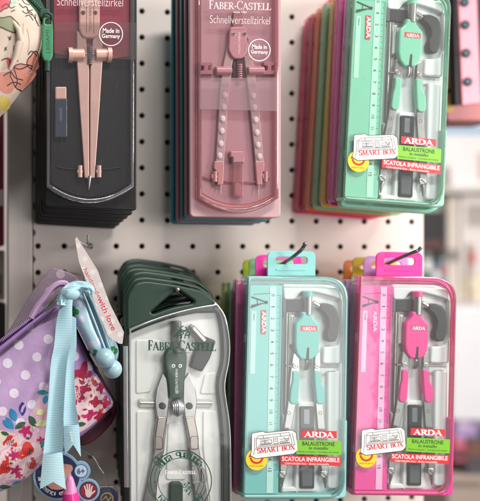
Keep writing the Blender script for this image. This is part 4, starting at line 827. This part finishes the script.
    s = MB(); s.tube([(45, 311, -1), (52, 305, -3), (58, 299, -4), (62, 297, -3)], [1.2, 2.0, 2.0, 1.2], STEEL); s.tube([(47, 305, -3), (58, 295, -4)], .8, STEEL); t.part('zip_slider', s)
    lp = MB(); q = smooth([(31, 318), (38, 306), (45, 297), (52, 288), (59, 283.5), (65.5, 284), (67.5, 288.5), (65, 292)], 5, False); N = len(q)
    vs = []
    for i, (x, y) in enumerate(q):
        a, c = q[max(0, i-1)], q[min(N-1, i+1)]; dx, dy = c[0]-a[0], c[1]-a[1]; L = math.hypot(dx, dy); w = 3.2
        for k in (-1, -.4, .4, 1): p = at(x-dy/L*w*k, y+dx/L*w*k, 2); p.y += -.0022*(1-k*k)-.003*math.sin(i/N*3.1); vs.append(p)
    lp.add(vs, [(4*i+k, 4*i+k+1, 4*i+k+5, 4*i+k+4) for i in range(N-1) for k in range(3)], pm('lilac_strap', '#c39fc6', .5, bump=.2)); t.part('pull_strap', lp)
lilac_pouch()
def floral_pouch():
    t = Thing('pouch', 'floral pink and lilac pouch with black trim behind the blue ribbon', 'pouch', 80, 455, 22)
    pts = smooth([(58, 322), (68, 318), (76, 330), (88, 356), (102, 382), (114, 402), (106, 413), (92, 428), (76, 440), (58, 450), (46, 430), (48, 370)], 3)
    cu = Cushion(pts, 26, 14, (76, 390), 2.4, 9); mb = MB(); cu.build(mb, dotted('lilac_dots_deep', '#ad86bd', '#dfd0e6', .0245, .0038, 12))
    cu.patch(mb, smooth([(64, 384), (78, 374), (92, 374), (104, 390), (111, 402), (98, 416), (82, 428), (66, 430), (60, 405)], 4), .25, ink('blush', '#eccfd2'), 7)
    cr = ink('crimson', '#ad1f4b')
    for i, (x, y, rx, ry, a) in enumerate(((81, 371, 8.5, 8.5, 0), (76, 394, 5, 6, 30), (93, 399, 5.5, 5, 0), (103, 400, 5, 5.5, 0), (88, 412, 7, 4, -30), (83, 386, 4, 6, 60), (70, 412, 6, 7, 0), (98, 414, 6, 4, -40), (70, 373, 4, 4, 0), (99, 386, 4, 5, 40))): cu.patch(mb, blob(x, y, rx, ry, a, 4, .3, 20+i), .36+.02*i, cr if i != 4 else ink('magenta', '#c22a6a'))
    rs = random.Random(8)
    for i in range(40):
        x, y = rs.uniform(66, 108), rs.uniform(376, 428)
        if y > 470-x*.62 or y < 330+(x-60)*1.25: continue
        cu.patch(mb, leaf(x, y, rs.uniform(2.5, 6), rs.uniform(1.2, 2.8), rs.uniform(0, 180)), .8+.01*i, ink(*rs.choice((('crimson', '#ad1f4b'), ('magenta', '#c22a6a'), ('blush_deep', '#e39a9c'), ('cream_petal', '#f0e2cf'), ('coral_red', '#d6392f')))), 2)
    cu.patch(mb, leaf(95, 369, 11, 6, 60), .5, ink('navy', '#2a2f7c')); cu.patch(mb, leaf(92, 380, 9, 5, 70), .6, ink('coral_red', '#d6392f')); cu.patch(mb, leaf(79, 421, 10, 5, 0), .55, ink('forest', '#2c5f43'))
    t.part('body', mb)
    tr = MB(); tr.tube([(74, 326, 24), (87, 353, 24), (101, 379, 24), (114.5, 402, 24), (106, 414, 24), (92, 429, 24), (76, 441, 24)], 1.5, pm('black_trim', '#26181f', .6)); t.part('trim', tr)
    gs = MB(); gs.plate(smooth([(84, 428), (113, 404), (117, 410), (112, 424), (95, 441), (80, 446)], 3), 34, 10, pm('wine_gusset', '#5c1a30', .6), 2); t.part('gusset', gs)
floral_pouch()
def ribbon_strip(mb, L, Rr, d, mat, wav=1.0, seed=0):
    a = smooth(L, 8, False); b = smooth(Rr, 8, False); n = min(len(a), len(b)); m = 9; vs = []; rs = random.Random(seed); p0 = rs.uniform(0, 6)
    for i in range(n):
        for k in range(m):
            u = k/(m-1); x, y = a[i][0]*(1-u)+b[i][0]*u, a[i][1]*(1-u)+b[i][1]*u; p = at(x, y, d); p.y += .001*(wav*(-2.2*math.sin(math.pi*u)*math.cos(i*.05+p0)+.8*math.sin(i*.16+u*3+p0))); vs.append(p)
    mb.add(vs, [(i*m+k, i*m+k+1, (i+1)*m+k+1, (i+1)*m+k) for i in range(n-1) for k in range(m-1)], mat)
def ribbon_mat(name, col):
    m = pm(name, col, .42, var=.05, sheen=.3); n = m.node_tree.nodes; l = m.node_tree.links; b = n['Principled BSDF']
    tc = n.new('ShaderNodeTexCoord'); w = n.new('ShaderNodeTexWave'); w.bands_direction = 'Z'; w.inputs['Scale'].default_value = 230; w.inputs['Distortion'].default_value = .4
    l.new(tc.outputs['Object'], w.inputs['Vector']); bp = n.new('ShaderNodeBump'); bp.inputs['Strength'].default_value = .35; bp.inputs['Distance'].default_value = .0004
    l.new(w.outputs['Fac'], bp.inputs['Height']); l.new(bp.outputs[0], b.inputs['Normal']); return m
def ribbon():
    t = Thing('ribbon', 'light blue grosgrain ribbon with forked ends hanging over the lilac pouch', 'ribbon', 60, 490, -8)
    RB = ribbon_mat('blue_grosgrain', '#a6cfdb'); RL = ribbon_mat('blue_grosgrain_sheen', '#b7dde6')  # second blue is paler: the sheen of the front end put into colour
    mb = MB(); ribbon_strip(mb, [(63, 296), (59.5, 308), (56, 325), (54, 345), (50.8, 364), (47.6, 412), (43.2, 455)], [(73, 296), (72, 308), (72.4, 325), (71, 345), (67, 364), (63.6, 412), (62.5, 453)], -10, RB, 1.5, 1); t.part('front_tail', mb)
    def fork(A, B, d, deep, mat):
        mb = MB(); a = smooth(A, 5, False); b = smooth(B, 5, False); n = len(a); vs = []
        for i in range(n):
            for k in range(9):
                u = k/8; x = a[i][0]*(1-u)+b[i][0]*u; y = a[i][1]*(1-u)+b[i][1]*u; notch = (1-abs(2*u-1))*deep*(i/(n-1)); p = at(x, y-notch, d); p.y += -.0016*math.sin(math.pi*u); vs.append(p)
        mb.add(vs, [(i*9+k, i*9+k+1, (i+1)*9+k+1, (i+1)*9+k) for i in range(n-1) for k in range(8)], mat); t.part('forked_end', mb)
    fork([(43.2, 454), (41.6, 470), (40, 489)], [(62.5, 452), (64, 470), (66, 489.5)], -10.6, 8, RL)
    fork([(63.8, 426), (64, 440), (65, 455)], [(79, 424), (80, 440), (81, 457)], -5.2, 12, RB)
    mb = MB(); ribbon_strip(mb, [(64, 312), (65, 340), (65.5, 370), (64, 400), (63.6, 415), (63.8, 427)], [(76, 318), (76.5, 345), (74.5, 365), (75.5, 400), (77.6, 415), (79, 425)], -5, RB, .8, 4)
    p = [at(64.6, 455, -5), at(80.4, 456, -5), at(70, 444.6, -5.2)]
    t.part('rear_tail', mb)
    mb = MB()
    for off in (0, 1):
        q = smooth([(62, 305-off*2), (63.5, 297-off*2), (68, 291-off*2), (77, 287), (87, 288+off*2), (90, 293+off*2)], 6, False); N = len(q); vs = []
        for i, (x, y) in enumerate(q):
            a, c = q[max(0, i-1)], q[min(N-1, i+1)]; dx, dy = c[0]-a[0], c[1]-a[1]; L = math.hypot(dx, dy); w = 6.2-1.2*off-abs(i/N-.5)*2
            for k in range(7): u = k/3-1; p = at(x-dy/L*w*u, y+dx/L*w*u, -9+off*4); p.y += -.0034*(1-u*u)+.001*math.sin(u*7+i*.5)+.0015*math.sin(i*.4); vs.append(p)
        mb.add(vs, [(7*i+k, 7*i+k+1, 7*i+k+8, 7*i+k+7) for i in range(N-1) for k in range(6)], RB)
    mb.ball(71, 294, -10, 6.2, RB, 18, 10, (1.2, .6, .8)); t.part('knot', mb)
    mb = MB(); mb.text('love', 71.8, 437, 10, 3.4, -7.4, INKW, 80, .0); t.part('print', mb)
ribbon()
def purse():
    t = Thing('coin_purse', 'light blue clasp purse with ball clasp and green clovers behind the swing tag', 'purse', 100, 380, 8)
    BL = pm('pale_blue_vinyl', '#a9cbd8', .32, var=.04, coat=.2, bump=.08); KN = pm('pale_blue_knob', '#9fc2cc', .3, var=.03, coat=.2); gr = ink('clover', '#2f8a4a'); wd = ink('white', '#ded7ea')
    cu = Cushion(smooth([(68, 300), (73, 292), (81.5, 292.5), (86, 303), (95, 328), (106.5, 354), (103, 364), (96, 362), (84, 340), (74, 320)], 3), 8, 9, (88, 328), .4, 2)
    mb = MB(); cu.build(mb, BL)
    for x, y, s_, a in ((73, 311, 4, 0), (94.5, 352, 3, 40)):
        for k in range(3): cu.patch(mb, blob(x+s_*.62*math.cos(k*2.1+a), y+s_*.75*math.sin(k*2.1+a), s_*.55, s_*.7, k*120, 2, .12, k), .3+.02*k, gr)
    for x, y in ((80, 318), (89.5, 343), (78.5, 303), (97, 340)): cu.patch(mb, blob(x, y, 2.4, 3.6, -25), .28, wd)
    t.part('front_half', mb)
    c2 = Cushion(smooth([(86, 291), (92, 297), (104, 318), (114, 338), (119, 352), (115, 364), (108.5, 356), (99, 334), (91, 313)], 3), 14, 8, (102, 328), .4, 5); mb = MB(); c2.build(mb, BL)
    for k in range(3): c2.patch(mb, blob(112+2.6*math.cos(k*2.1), 350+3*math.sin(k*2.1), 2.2, 2.8, k*120), .3+.02*k, gr)
    for x, y in ((98, 316), (104, 335)): c2.patch(mb, blob(x, y, 2, 3.2, -25), .28, wd)
    t.part('rear_half', mb)
    mb = MB(); mb.plate(smooth([(72, 296), (86, 291), (100, 312), (113, 344), (110, 362), (96, 350)], 3), 14, 2, INK); t.part('slit_shade', mb)  # black plate gives the open slit its inner shade by colour
    fr = MB(); fr.tube([(82, 291.5, -1), (86, 300, 0), (95, 323, 0), (106, 352, 0)], 1.1, KN); fr.tube([(86, 290.5, 6), (92, 302, 6), (101, 325, 6), (110, 350, 6)], 1.1, KN); t.part('frame', fr)
    for x, y, d, r in ((105, 358, -6, 8.2), (112.5, 369, -1, 8.0)):
        mb = MB(); mb.ball(x, y, d, r, KN, 28, 18); mb.tube([(x-2, y-7, d+3), (x, y, d+1)], 2.2, KN); t.part('clasp_ball', mb)
purse()
def tag():
    t = Thing('swing_tag', 'narrow beige dotted swing tag with pink script beside the green packs', 'tag', 116, 344, 2)
    pts = rnd([(75, 239), (77, 237), (97.5, 270), (109.5, 303), (124, 332), (122.5, 344), (119, 343.5), (108, 336), (90, 291), (79, 262)], [.6, .6, 3, 2, 1, .8, .6, 2, 3, 2])
    CM = dotted('tag_card_dots', '#cdc3bf', '#dcd5d2', .0125, .0021, 30)
    mb = MB(); mb.plate(pts, -3, .5, CM); ob = t.part('card', mb)
    mb = MB(); RS = pm('tag_print', '#cf4468', .55)
    mb.text('handmade', 92.4, 283, 32, 4.2, -3.1, RS, 63, .0); mb.text('with love', 107, 313.5, 36, 5.6, -3.1, pm('tag_print_bold', '#cf3f60', .55), 66, .08); t.part('lettering', mb)
    mb = MB(); mb.tube([(77.5, 240, -2.6), (82, 243, 20), (88, 246, 45)], .35, pm('tag_cord', '#d8d2cc', .7)); t.part('cord', mb)
tag()
def top_bag():
    t = Thing('pencil_bag', 'cream printed fabric bag with dark green zip at the upper left corner', 'bag', 10, 110, 0)
    CR = pm('cream_canvas', '#cdbcab', .75, var=.06, bump=.35, bscale=3000)
    pts = smooth([(-60, -60), (-10, -55), (16, -12), (30, 6), (42, 21), (43.5, 36), (41, 52), (35, 66), (28, 80), (20, 93), (9, 107), (-6, 120), (-40, 120), (-70, 60)], 3)
    cu = Cushion(pts, 10, 30, (-8, 40), 1.8, 12); mb = MB(); cu.build(mb, CR, K=22)
    ol = ink('olive', '#8a9170'); co = ink('coral', '#c98573'); ye = ink('straw', '#cbb860'); bk = ink('black', '#2a2325'); rs = random.Random(5); pk = ink('rose', '#c44a58')
    for i, (p, m) in enumerate(((blob(5, 36, 13, 6, 10, 5, .16, 1), ol), (blob(22, 80, 15, 9, -40, 3, .1, 2), co), (blob(6, 88, 12, 9, -10, 3, .1, 3), co), (blob(33, 65, 8, 6, -60, 3, .1, 4), co), (blob(3, 107, 8, 5, -40, 3, .08, 5), ye), (blob(2, 12, 7, 12, 20, 4, .15, 6), pk), (blob(10, 11, 5, 3, 40, 3, .2, 7), ink('mint', '#9fb9a6')), (blob(8, 72, 3, 5, 0, 3, .2, 8), pk))): cu.patch(mb, p, .3+.03*i, m, 5)
    def loop(p, w=.8): cu.stroke(mb, p+[p[0]], w, .7, bk)
    loop(blob(5, 36, 13, 6, 10, 5, .16, 1)[::2]); loop(blob(22, 80, 15, 9, -40, 3, .1, 2)[::2]); loop(blob(33, 65, 8, 6, -60, 3, .1, 4)[::2]); loop(blob(2, 12, 7, 12, 20, 4, .15, 6)[::2])
    for p in ([(17, 14), (21, 18), (24, 16), (27, 20), (31, 17)], [(20, 22), (24, 24), (28, 21), (32, 25), (36, 31)], [(23, 27), (27, 25), (31, 29)], [(16, 10), (20, 8), (23, 12), (28, 12)], [(25, 16), (26, 22), (30, 24)], [(33, 22), (34, 28), (37, 33)],
              [(6, 48), (9, 50)], [(9, 47), (7, 51)], [(3, 58), (5, 60)], [(5, 57), (3, 61)], [(12, 55), (12, 62), (16, 70)], [(0, 70), (6, 68), (10, 74), (18, 76), (28, 70)], [(2, 84), (9, 80), (14, 84), (22, 84)], [(6, 92), (12, 88), (20, 88)], [(0, 20), (5, 16), (9, 20), (13, 18)], [(0, 8), (4, 4), (9, 7)], [(9, 24), (13, 22)], [(26, 62), (30, 58), (36, 60)], [(12, 76), (16, 86), (14, 92)]): cu.stroke(mb, p, .85, .75, bk)
    for p in ([(21, 34), (20, 50), (15, 64)], [(25, 38), (27, 50), (26, 60)]): cu.stroke(mb, p, .5, .72, ink('seam', '#a99888'))
    t.part('body', mb)
    sm = MB(); sm.tube([(12, 20, -19), (19, 30, -19), (20, 42, -18.5), (16, 56, -19), (10, 70, -19)], [1, 2.6, 3.0, 2.6, 1], CR); t.part('fold', sm)
    zp = MB(); DG = pm('dark_green_tape', '#1f4a38', .6, bump=.3, bscale=2000)
    zp.plate(smooth([(6, -12), (22, -14), (36, -6), (43, 4), (46, 16), (42, 24), (30, 13), (20, 4)], 3), -3, 3, DG, .8); t.part('zip_tape', zp)
    tt = MB()
    for k in range(12):
        a = k/11; x, y = 26+a*19, -6+a*19; tt.plate(rotpx(rr(x-1.2, y-2.4, x+1.2, y+2.4, .5), -40, (x, y)), -4.2, 1.4, pm('green_zip_tooth', '#2b5e48', .4), .4)
    t.part('zip_teeth', tt)
    sl = MB(); GP = pm('green_pull_plastic', '#3f8a62', .38, var=.05, coat=.2)
    sl.plate(rnd([(40, 8), (49, 8), (50.5, 18), (44, 20), (39, 16)], 2), -6, 5, DG, 1.2); sl.tube([(44, 18, -6), (43.4, 14, -9), (47, 12, -9.5), (51.6, 15, -9), (52, 20, -7)], 1.3, DG); t.part('zip_slider', sl)
    pl = MB(); pl.plate([rnd([(43.2, 17), (52.4, 17), (53.2, 30), (53, 56), (50, 61.5), (45, 61.5), (42, 56), (42.2, 30)], [2, 2, 2, 5, 4, 4, 5, 2]), rr(45.4, 18.6, 51.2, 24, 1.6)], -8, 3.2, GP, 1, 3); p = t.part('zip_pull', pl)
    lt = MB(); lt.text('LEGAMI', 47.8, 41.5, 23, 3.4, -8.06, pm('pull_lettering', '#1d5038', .5), -92, 0); t.part('lettering', lt, p)
    cd = MB(); cd.tube([(47, 60, -6), (47.5, 66, -5), (47, 71, -5)], 2.3, DG); t.part('zip_end', cd)
top_bag()
def teether():
    t = Thing('blister_pack', 'clear blister pack with navy round badge at the bottom left', 'blister pack', 62, 505, 12)
    LB = pm('pale_blue_card', '#8fb7d6', .4); NV = pm('navy_card', '#141f5a', .4)
    mb = MB(); mb.cyl(57.5, 476, 24.6, 8, 3, LB, .4, 48); mb.cyl(81, 471, 9.6, 8.1, 3, LB, .4); mb.cyl(88.6, 490.5, 11.4, 8.05, 3, LB, .4); t.part('card', mb)
    cl = MB(); cl.plate(smooth([(24, 480), (28, 458), (42, 446), (60, 443), (76, 447), (92, 454), (100, 466), (108, 482), (110, 520), (28, 520)], 4), 3, 7, clear('blister_clear', '#f4f4f2', .08, .03, .01), 1.6); t.part('blister', cl)
    q = 7.8; mb = MB(); mb.disc(57.5, 476, 22, q, NV, 48); mb.disc(57.5, 476, 14, q-.1, pm('photo_pale', '#c9b9b4', .5), 32); mb.plate(blob(56, 484, 8, 6, 10, 3, .1, 2), q-.3, .15, pm('skin_print', '#d99e8c', .5)); mb.plate(blob(67, 470, 5, 6.5, 10, 3, .1, 3), q-.3, .15, pm('skin_print', '#d99e8c', .5))
    rb = t.part('round_badge', mb)
    mb = MB(); mb.arctext("argomenti esperti", 57.5, 476, 17.8, 4.4, q-.2, INKW, 262, -9.2, flip=True, bold=.08); t.part('lettering', mb, rb)
    mb = MB(); mb.disc(81, 471, 6.8, q-.1, pm('pale_badge', '#cfe2ef', .4), 28); mb.ring(81, 471, 6.5, .8, q-.2, pm('badge_blue', '#2f6fb0', .4), 28); a = t.part('age_badge', mb)
    mb = MB(); mb.text('6+', 81, 471, 7.6, 6, q-.3, pm('badge_blue', '#2f6fb0', .4), 0, .3); t.part('lettering', mb, a)
    mb = MB(); mb.disc(88.6, 490.5, 9, q-.1, NV, 28); mb.disc(88.6, 490.5, 8, q-.2, pm('badge_red', '#9a0f28', .4), 28); h = t.part('hand_badge', mb)
    mb = MB(); W = pm('hand_print', '#ecd9d6', .5)
    mb.plate(rnd([(85.4, 490), (91.6, 490), (92.2, 494), (90, 497.4), (87, 497.4), (85.2, 494)], 1.4), q-.45, .1, W)
    for x0, y0, x1, y1 in ((86, 491, 84.4, 485.6), (87.7, 490.6, 87, 484), (89.4, 490.6, 89.6, 484), (91, 491, 92.2, 485.8), (91.6, 494, 95, 490.6)): mb.line([(x0, y0), (x1, y1)], 1.5, q-.46, W)
    t.part('hand_print', mb, h)
    c = Thing('crayon', 'pink crayon tip standing in front of the navy badge', 'crayon', 71, 510, -6)
    mb = MB(); mb.tube([(70.2, 492, -6), (72, 510, -6), (72, 530, -6)], [6.4, 8.2, 8.4], pm('hot_pink_barrel', '#e0338f', .3, coat=.3), 22); c.part('barrel', mb)
    mb = MB(); mb.tube([(70, 475.6, -6), (70, 476.4, -6), (70, 479, -6), (70.1, 486, -6), (70.2, 493, -6)], [.6, 1.9, 3.0, 4.6, 6.0], pm('pale_pink_tip', '#e389bb', .3, coat=.3), 22); c.part('tip', mb)
    b = Thing('blister_pack', 'small clear pack with navy and gold round badge at the bottom edge', 'blister pack', 108, 512, 16)
    mb = MB(); mb.disc(107, 498, 11, 16, NV, 32); mb.ring(107, 499, 6, 1.4, 15.9, pm('gold_print', '#caa23c', .4), 28); mb.line([(103, 500), (106, 496), (108, 501), (111, 497)], 1.2, 15.85, MATS['gold_print']); b.part('round_badge', mb)
    mb = MB(); mb.plate(rr(94, 486, 119, 525, 8), 12, 6, clear('blister_clear', '#eeeeec'), 1.6); mb.plate(rr(95, 487, 118, 525, 7), 18, 1, pm('grey_card', '#8d8782', .5)); b.part('blister', mb)
teether()

# ================================================================== what stands behind and beside
def box_thing(name, label, cat, x0, y0, x1, y1, d, depth, col, bands=(), r=.5, rough=.5, group=None):
    t = Thing(name, label, cat, (x0+x1)/2, y1, d, group); m = pm(name+'_'+str(abs(hash(label)) % 9999) if False else name+'_paint_'+col.lstrip('#'), col, rough, var=.06, vscale=20)
    mb = MB(); mb.plate(rr(x0, y0, x1, y1, r), d, depth, m, 1.5); b = t.part('body', mb)
    for i, (a0, b0, a1, b1, c) in enumerate(bands):
        q = MB(); q.plate(rr(x0+(x1-x0)*a0, y0+(y1-y0)*b0, x0+(x1-x0)*a1, y0+(y1-y0)*b1, .3), d-.8, .6, pm('printed_band_'+c.lstrip('#'), c, .5)); t.part('printed_band', q)
    return t
# pale pink strip with teal eyelets, yellow strip, hung a little further back
t = Thing('album_strip', 'pale pink strip with teal eyelets and black edges at the upper right', 'strip', 468, 103, 130)
mb = MB(); mb.plate(rnd([(457.6, -30), (476, -30), (481, 103), (462.6, 105)], 1), 128, 6, pm('pale_pink_card', '#dc95a3', .5), .8); sp = t.part('card', mb)
for x, y in ((464.8, 2), (465.6, 24.6), (466.4, 53), (468, 81.6)):
    mb = MB(); mb.cyl(x, y, 4.6, 126.8, 1, pm('teal_eyelet', '#1b3a44', .8, metal=0, spec=.2), .4); mb.cyl(x, y, 1.8, 126.4, .8, pm('eyelet_centre', '#47686d', .4), .2); t.part('eyelet', mb)
mb = MB(); mb.plate(rnd([(453, -30), (457.8, -30), (462.4, 104), (456, 104)], .5), 131, 10, INK, .5); t.part('spine', mb)
mb = MB(); mb.plate(rnd([(476.4, -30), (486, -30), (490, 92), (480, 92)], .5), 131, 10, INK, .5); t.part('edge', mb)
t = Thing('album_strip', 'mustard yellow strip beside the pale pink one at the upper right', 'strip', 450, 110, 150)
mb = MB(); mb.plate(rnd([(440, -30), (452.6, -30), (456.5, 100), (452, 112), (444, 112)], 1), 150, 6, pm('mustard_card', '#d8bd62', .5), .8); t.part('card', mb)
mb = MB(); mb.cyl(449.5, 91, 2.6, 148.6, 1, MATS['teal_eyelet'], .4); t.part('eyelet', mb)
box_thing('shadow_block', 'dusty red block in place of a shadow below the pale pink strip', 'case', 446, 97, 500, 121, 165, 40, '#a8605f', (), 5)  # block coloured to stand in for the reddish-brown shadow here
# shop shelves far behind on the right
SH = 'shelf boards far behind on the right'
for k, (y0, y1, lab) in enumerate(((188, 193, 'blurred pale shelf board far behind, right of the mint green case'), (303, 307, 'blurred pale shelf board far behind, right of the pink hang tab'))):
    box_thing('shelf_board', lab, 'shelf', 400, y0, 640, y1, 640, 260, '#c9c4bf', (), .3, group=SH)
box_thing('storage_box', 'blurred white box with pale blue stripe on the upper shelf', 'box', 428, 118, 520, 187, 660, 160, '#dcd9d8', ((0, .1, 1, .24, '#9fb6cc'), (.55, .5, .9, .9, '#c9a5a0')), 1)
box_thing('storage_box', 'blurred black box between the mint green case and the pink case', 'box', 418, 212, 446, 250, 650, 160, '#2b2729', ((.1, .75, .9, .95, '#5a3a34'),), 1)
box_thing('storage_box', 'blurred small mint and red carton above the black box', 'box', 416, 194, 440, 211, 652, 120, '#b9c4b6', ((.1, .3, .4, .8, '#b4554a'), (.5, .2, .9, .8, '#6c8f86')), 1)
box_thing('storage_box', 'blurred beige upright carton right of the black box', 'box', 447.5, 196, 459, 302, 655, 100, '#cfc6ba', ((0, .5, 1, .62, '#8c857c'),), 1)
box_thing('storage_box', 'blurred tall white carton with yellow patch at the right edge', 'box', 461, 194, 520, 302, 655, 140, '#d9d4cf', ((.06, .76, .3, .95, '#dccb6a'), (.1, .1, .5, .3, '#aba49d')), 1)
box_thing('poster_panel', 'large blurred white panel right of the bright pink case', 'panel', 452, 308, 560, 420, 600, 30, '#e9e8ec', (), 1)
box_thing('storage_box', 'blurred purple pack below the white panel', 'box', 456, 416, 478, 441, 610, 120, '#b79fcf', ((.1, .1, .6, .5, '#dccbe6'),), 2)
box_thing('storage_box', 'blurred red pack beside the lower edge of the pink case', 'box', 454, 440, 466, 462, 600, 80, '#c76a7c', ((.1, .5, .9, .8, '#40333a'),), 2)
box_thing('storage_box', 'blurred dark grey bag at the lower right edge', 'box', 467, 437, 520, 478, 605, 120, '#5a575c', ((.0, .1, .3, .5, '#7d5a52'),), 3)
box_thing('counter', 'blurred brown counter top at the lower right corner', 'counter', 448, 477, 560, 560, 595, 300, '#b5a398', ((.0, .05, .3, .12, '#8b7a70'),), 1)
cs = random.Random(31); GS = 'small blurred boxes on the far shelves'
for i, (x0, x1, y1, h) in enumerate(((419, 424, 187.6, 30), (425, 431, 187.6, 24), (432, 437, 187.6, 34), (449, 452.4, 187.4, 22), (470, 476, 302.6, 60), (441, 446, 302.6, 44), (433, 440, 302.6, 36), (424, 432, 302.6, 50))):
    cc = cs.choice(('#c9b8b0', '#8fa3b0', '#d8cfa6', '#b07f7a', '#e3dfdc', '#6f7f78'))
    box_thing('storage_box', 'small blurred carton among the far shelf goods right of the display', 'box', x0, y1-h, x1, y1, 641+i, 60, cc, ((.1, .15, .9, .35, cs.choice(('#f0ecea', '#3f3b3d', '#c25a52'))), (.1, .6, .9, .75, '#ded9d4')), .5, group=GS)
# beyond the left upright
box_thing('storage_box', 'dark crimson pack left of the pale upright', 'box', -60, 112, 4.5, 246, 120, 40, '#6d1231', ((.86, .58, .98, .7, '#cfc6c4'),), 2)
box_thing('storage_box', 'black pack left of the pale upright above the crimson one', 'box', -60, -40, 6, 110, 125, 40, '#1c1719', (), 2)
box_thing('storage_box', 'beige pack at the left edge below the crimson one', 'box', -60, 250, 5, 300, 130, 40, '#8f857c', ((.4, .5, .95, .9, '#5c5550'),), 2)
box_thing('storage_box', 'dark brown pack at the left edge beside the lilac pouch', 'box', -60, 303, 6, 420, 135, 40, '#2b211f', (), 2)
# back wall and floor of the shop
W = MB(); wm = pm('shop_wall_paint', '#cfc7c1', .7, var=.05, vscale=3)
W.add([(-3, 2.2, -.2), (5, 2.2, -.2), (5, 2.2, 3.2), (-3, 2.2, 3.2)], [(0, 1, 2, 3)], wm); o = make('wall', W, Vector((1, 2.2, 0))); o.location = (1, 2.2, 0); o['kind'] = 'structure'
W = MB(); W.add([(-3, -2, -.2), (5, -2, -.2), (5, 2.2, -.2), (-3, 2.2, -.2)], [(0, 1, 2, 3)], pm('shop_floor', '#8f857d', .4, var=.1, vscale=4)); o = make('floor', W, Vector((1, 0, -.2))); o.location = (1, 0, -.2); o['kind'] = 'structure'

# ================================================================== light: shop ceiling lamps and the bright aisle to the right, plus an added glare fill
w = bpy.data.worlds.new('World'); scene.world = w; w.use_nodes = True
w.node_tree.nodes['Background'].inputs[0].default_value = (.86, .84, .83, 1); w.node_tree.nodes['Background'].inputs[1].default_value = .16
def lamp(name, loc, target, sx, sy, watts, col):
    d = bpy.data.lights.new(name, 'AREA'); d.shape = 'RECTANGLE'; d.size = sx; d.size_y = sy; d.energy = watts; d.color = col
    o = bpy.data.objects.new(name, d); COL.objects.link(o); o.location = loc; o.rotation_euler = (Vector(target)-Vector(loc)).to_track_quat('-Z', 'Y').to_euler(); return o
lamp('ceiling_lamp', (.5, -.9, 2.5), (.3, 0, 1.3), 1.0, .12, 25, (1, .965, .93))
lamp('aisle_lamp', (1.12, -.5, 1.5), (.25, .05, 1.25), .22, .5, 9.5, (1, .905, .88))
lamp('lid_glare_fill', (.78, -1.15, 1.12), (.25, 0, 1.2), .5, .62, 4.2, (1, .97, .96))  # added fill without a known source, set to mirror glare in the lids
lamp('shop_lamp', (1.6, .6, 2.8), (1.0, 1.0, 1.2), 1.4, .5, 44, (1, .98, .96))
vs = scene.view_settings; vs.view_transform = 'Standard'; vs.look = 'None'; vs.exposure = 0; vs.gamma = 1
scene.cycles.transparent_max_bounces = 48; scene.cycles.max_bounces = 10; scene.cycles.sample_clamp_indirect = 6
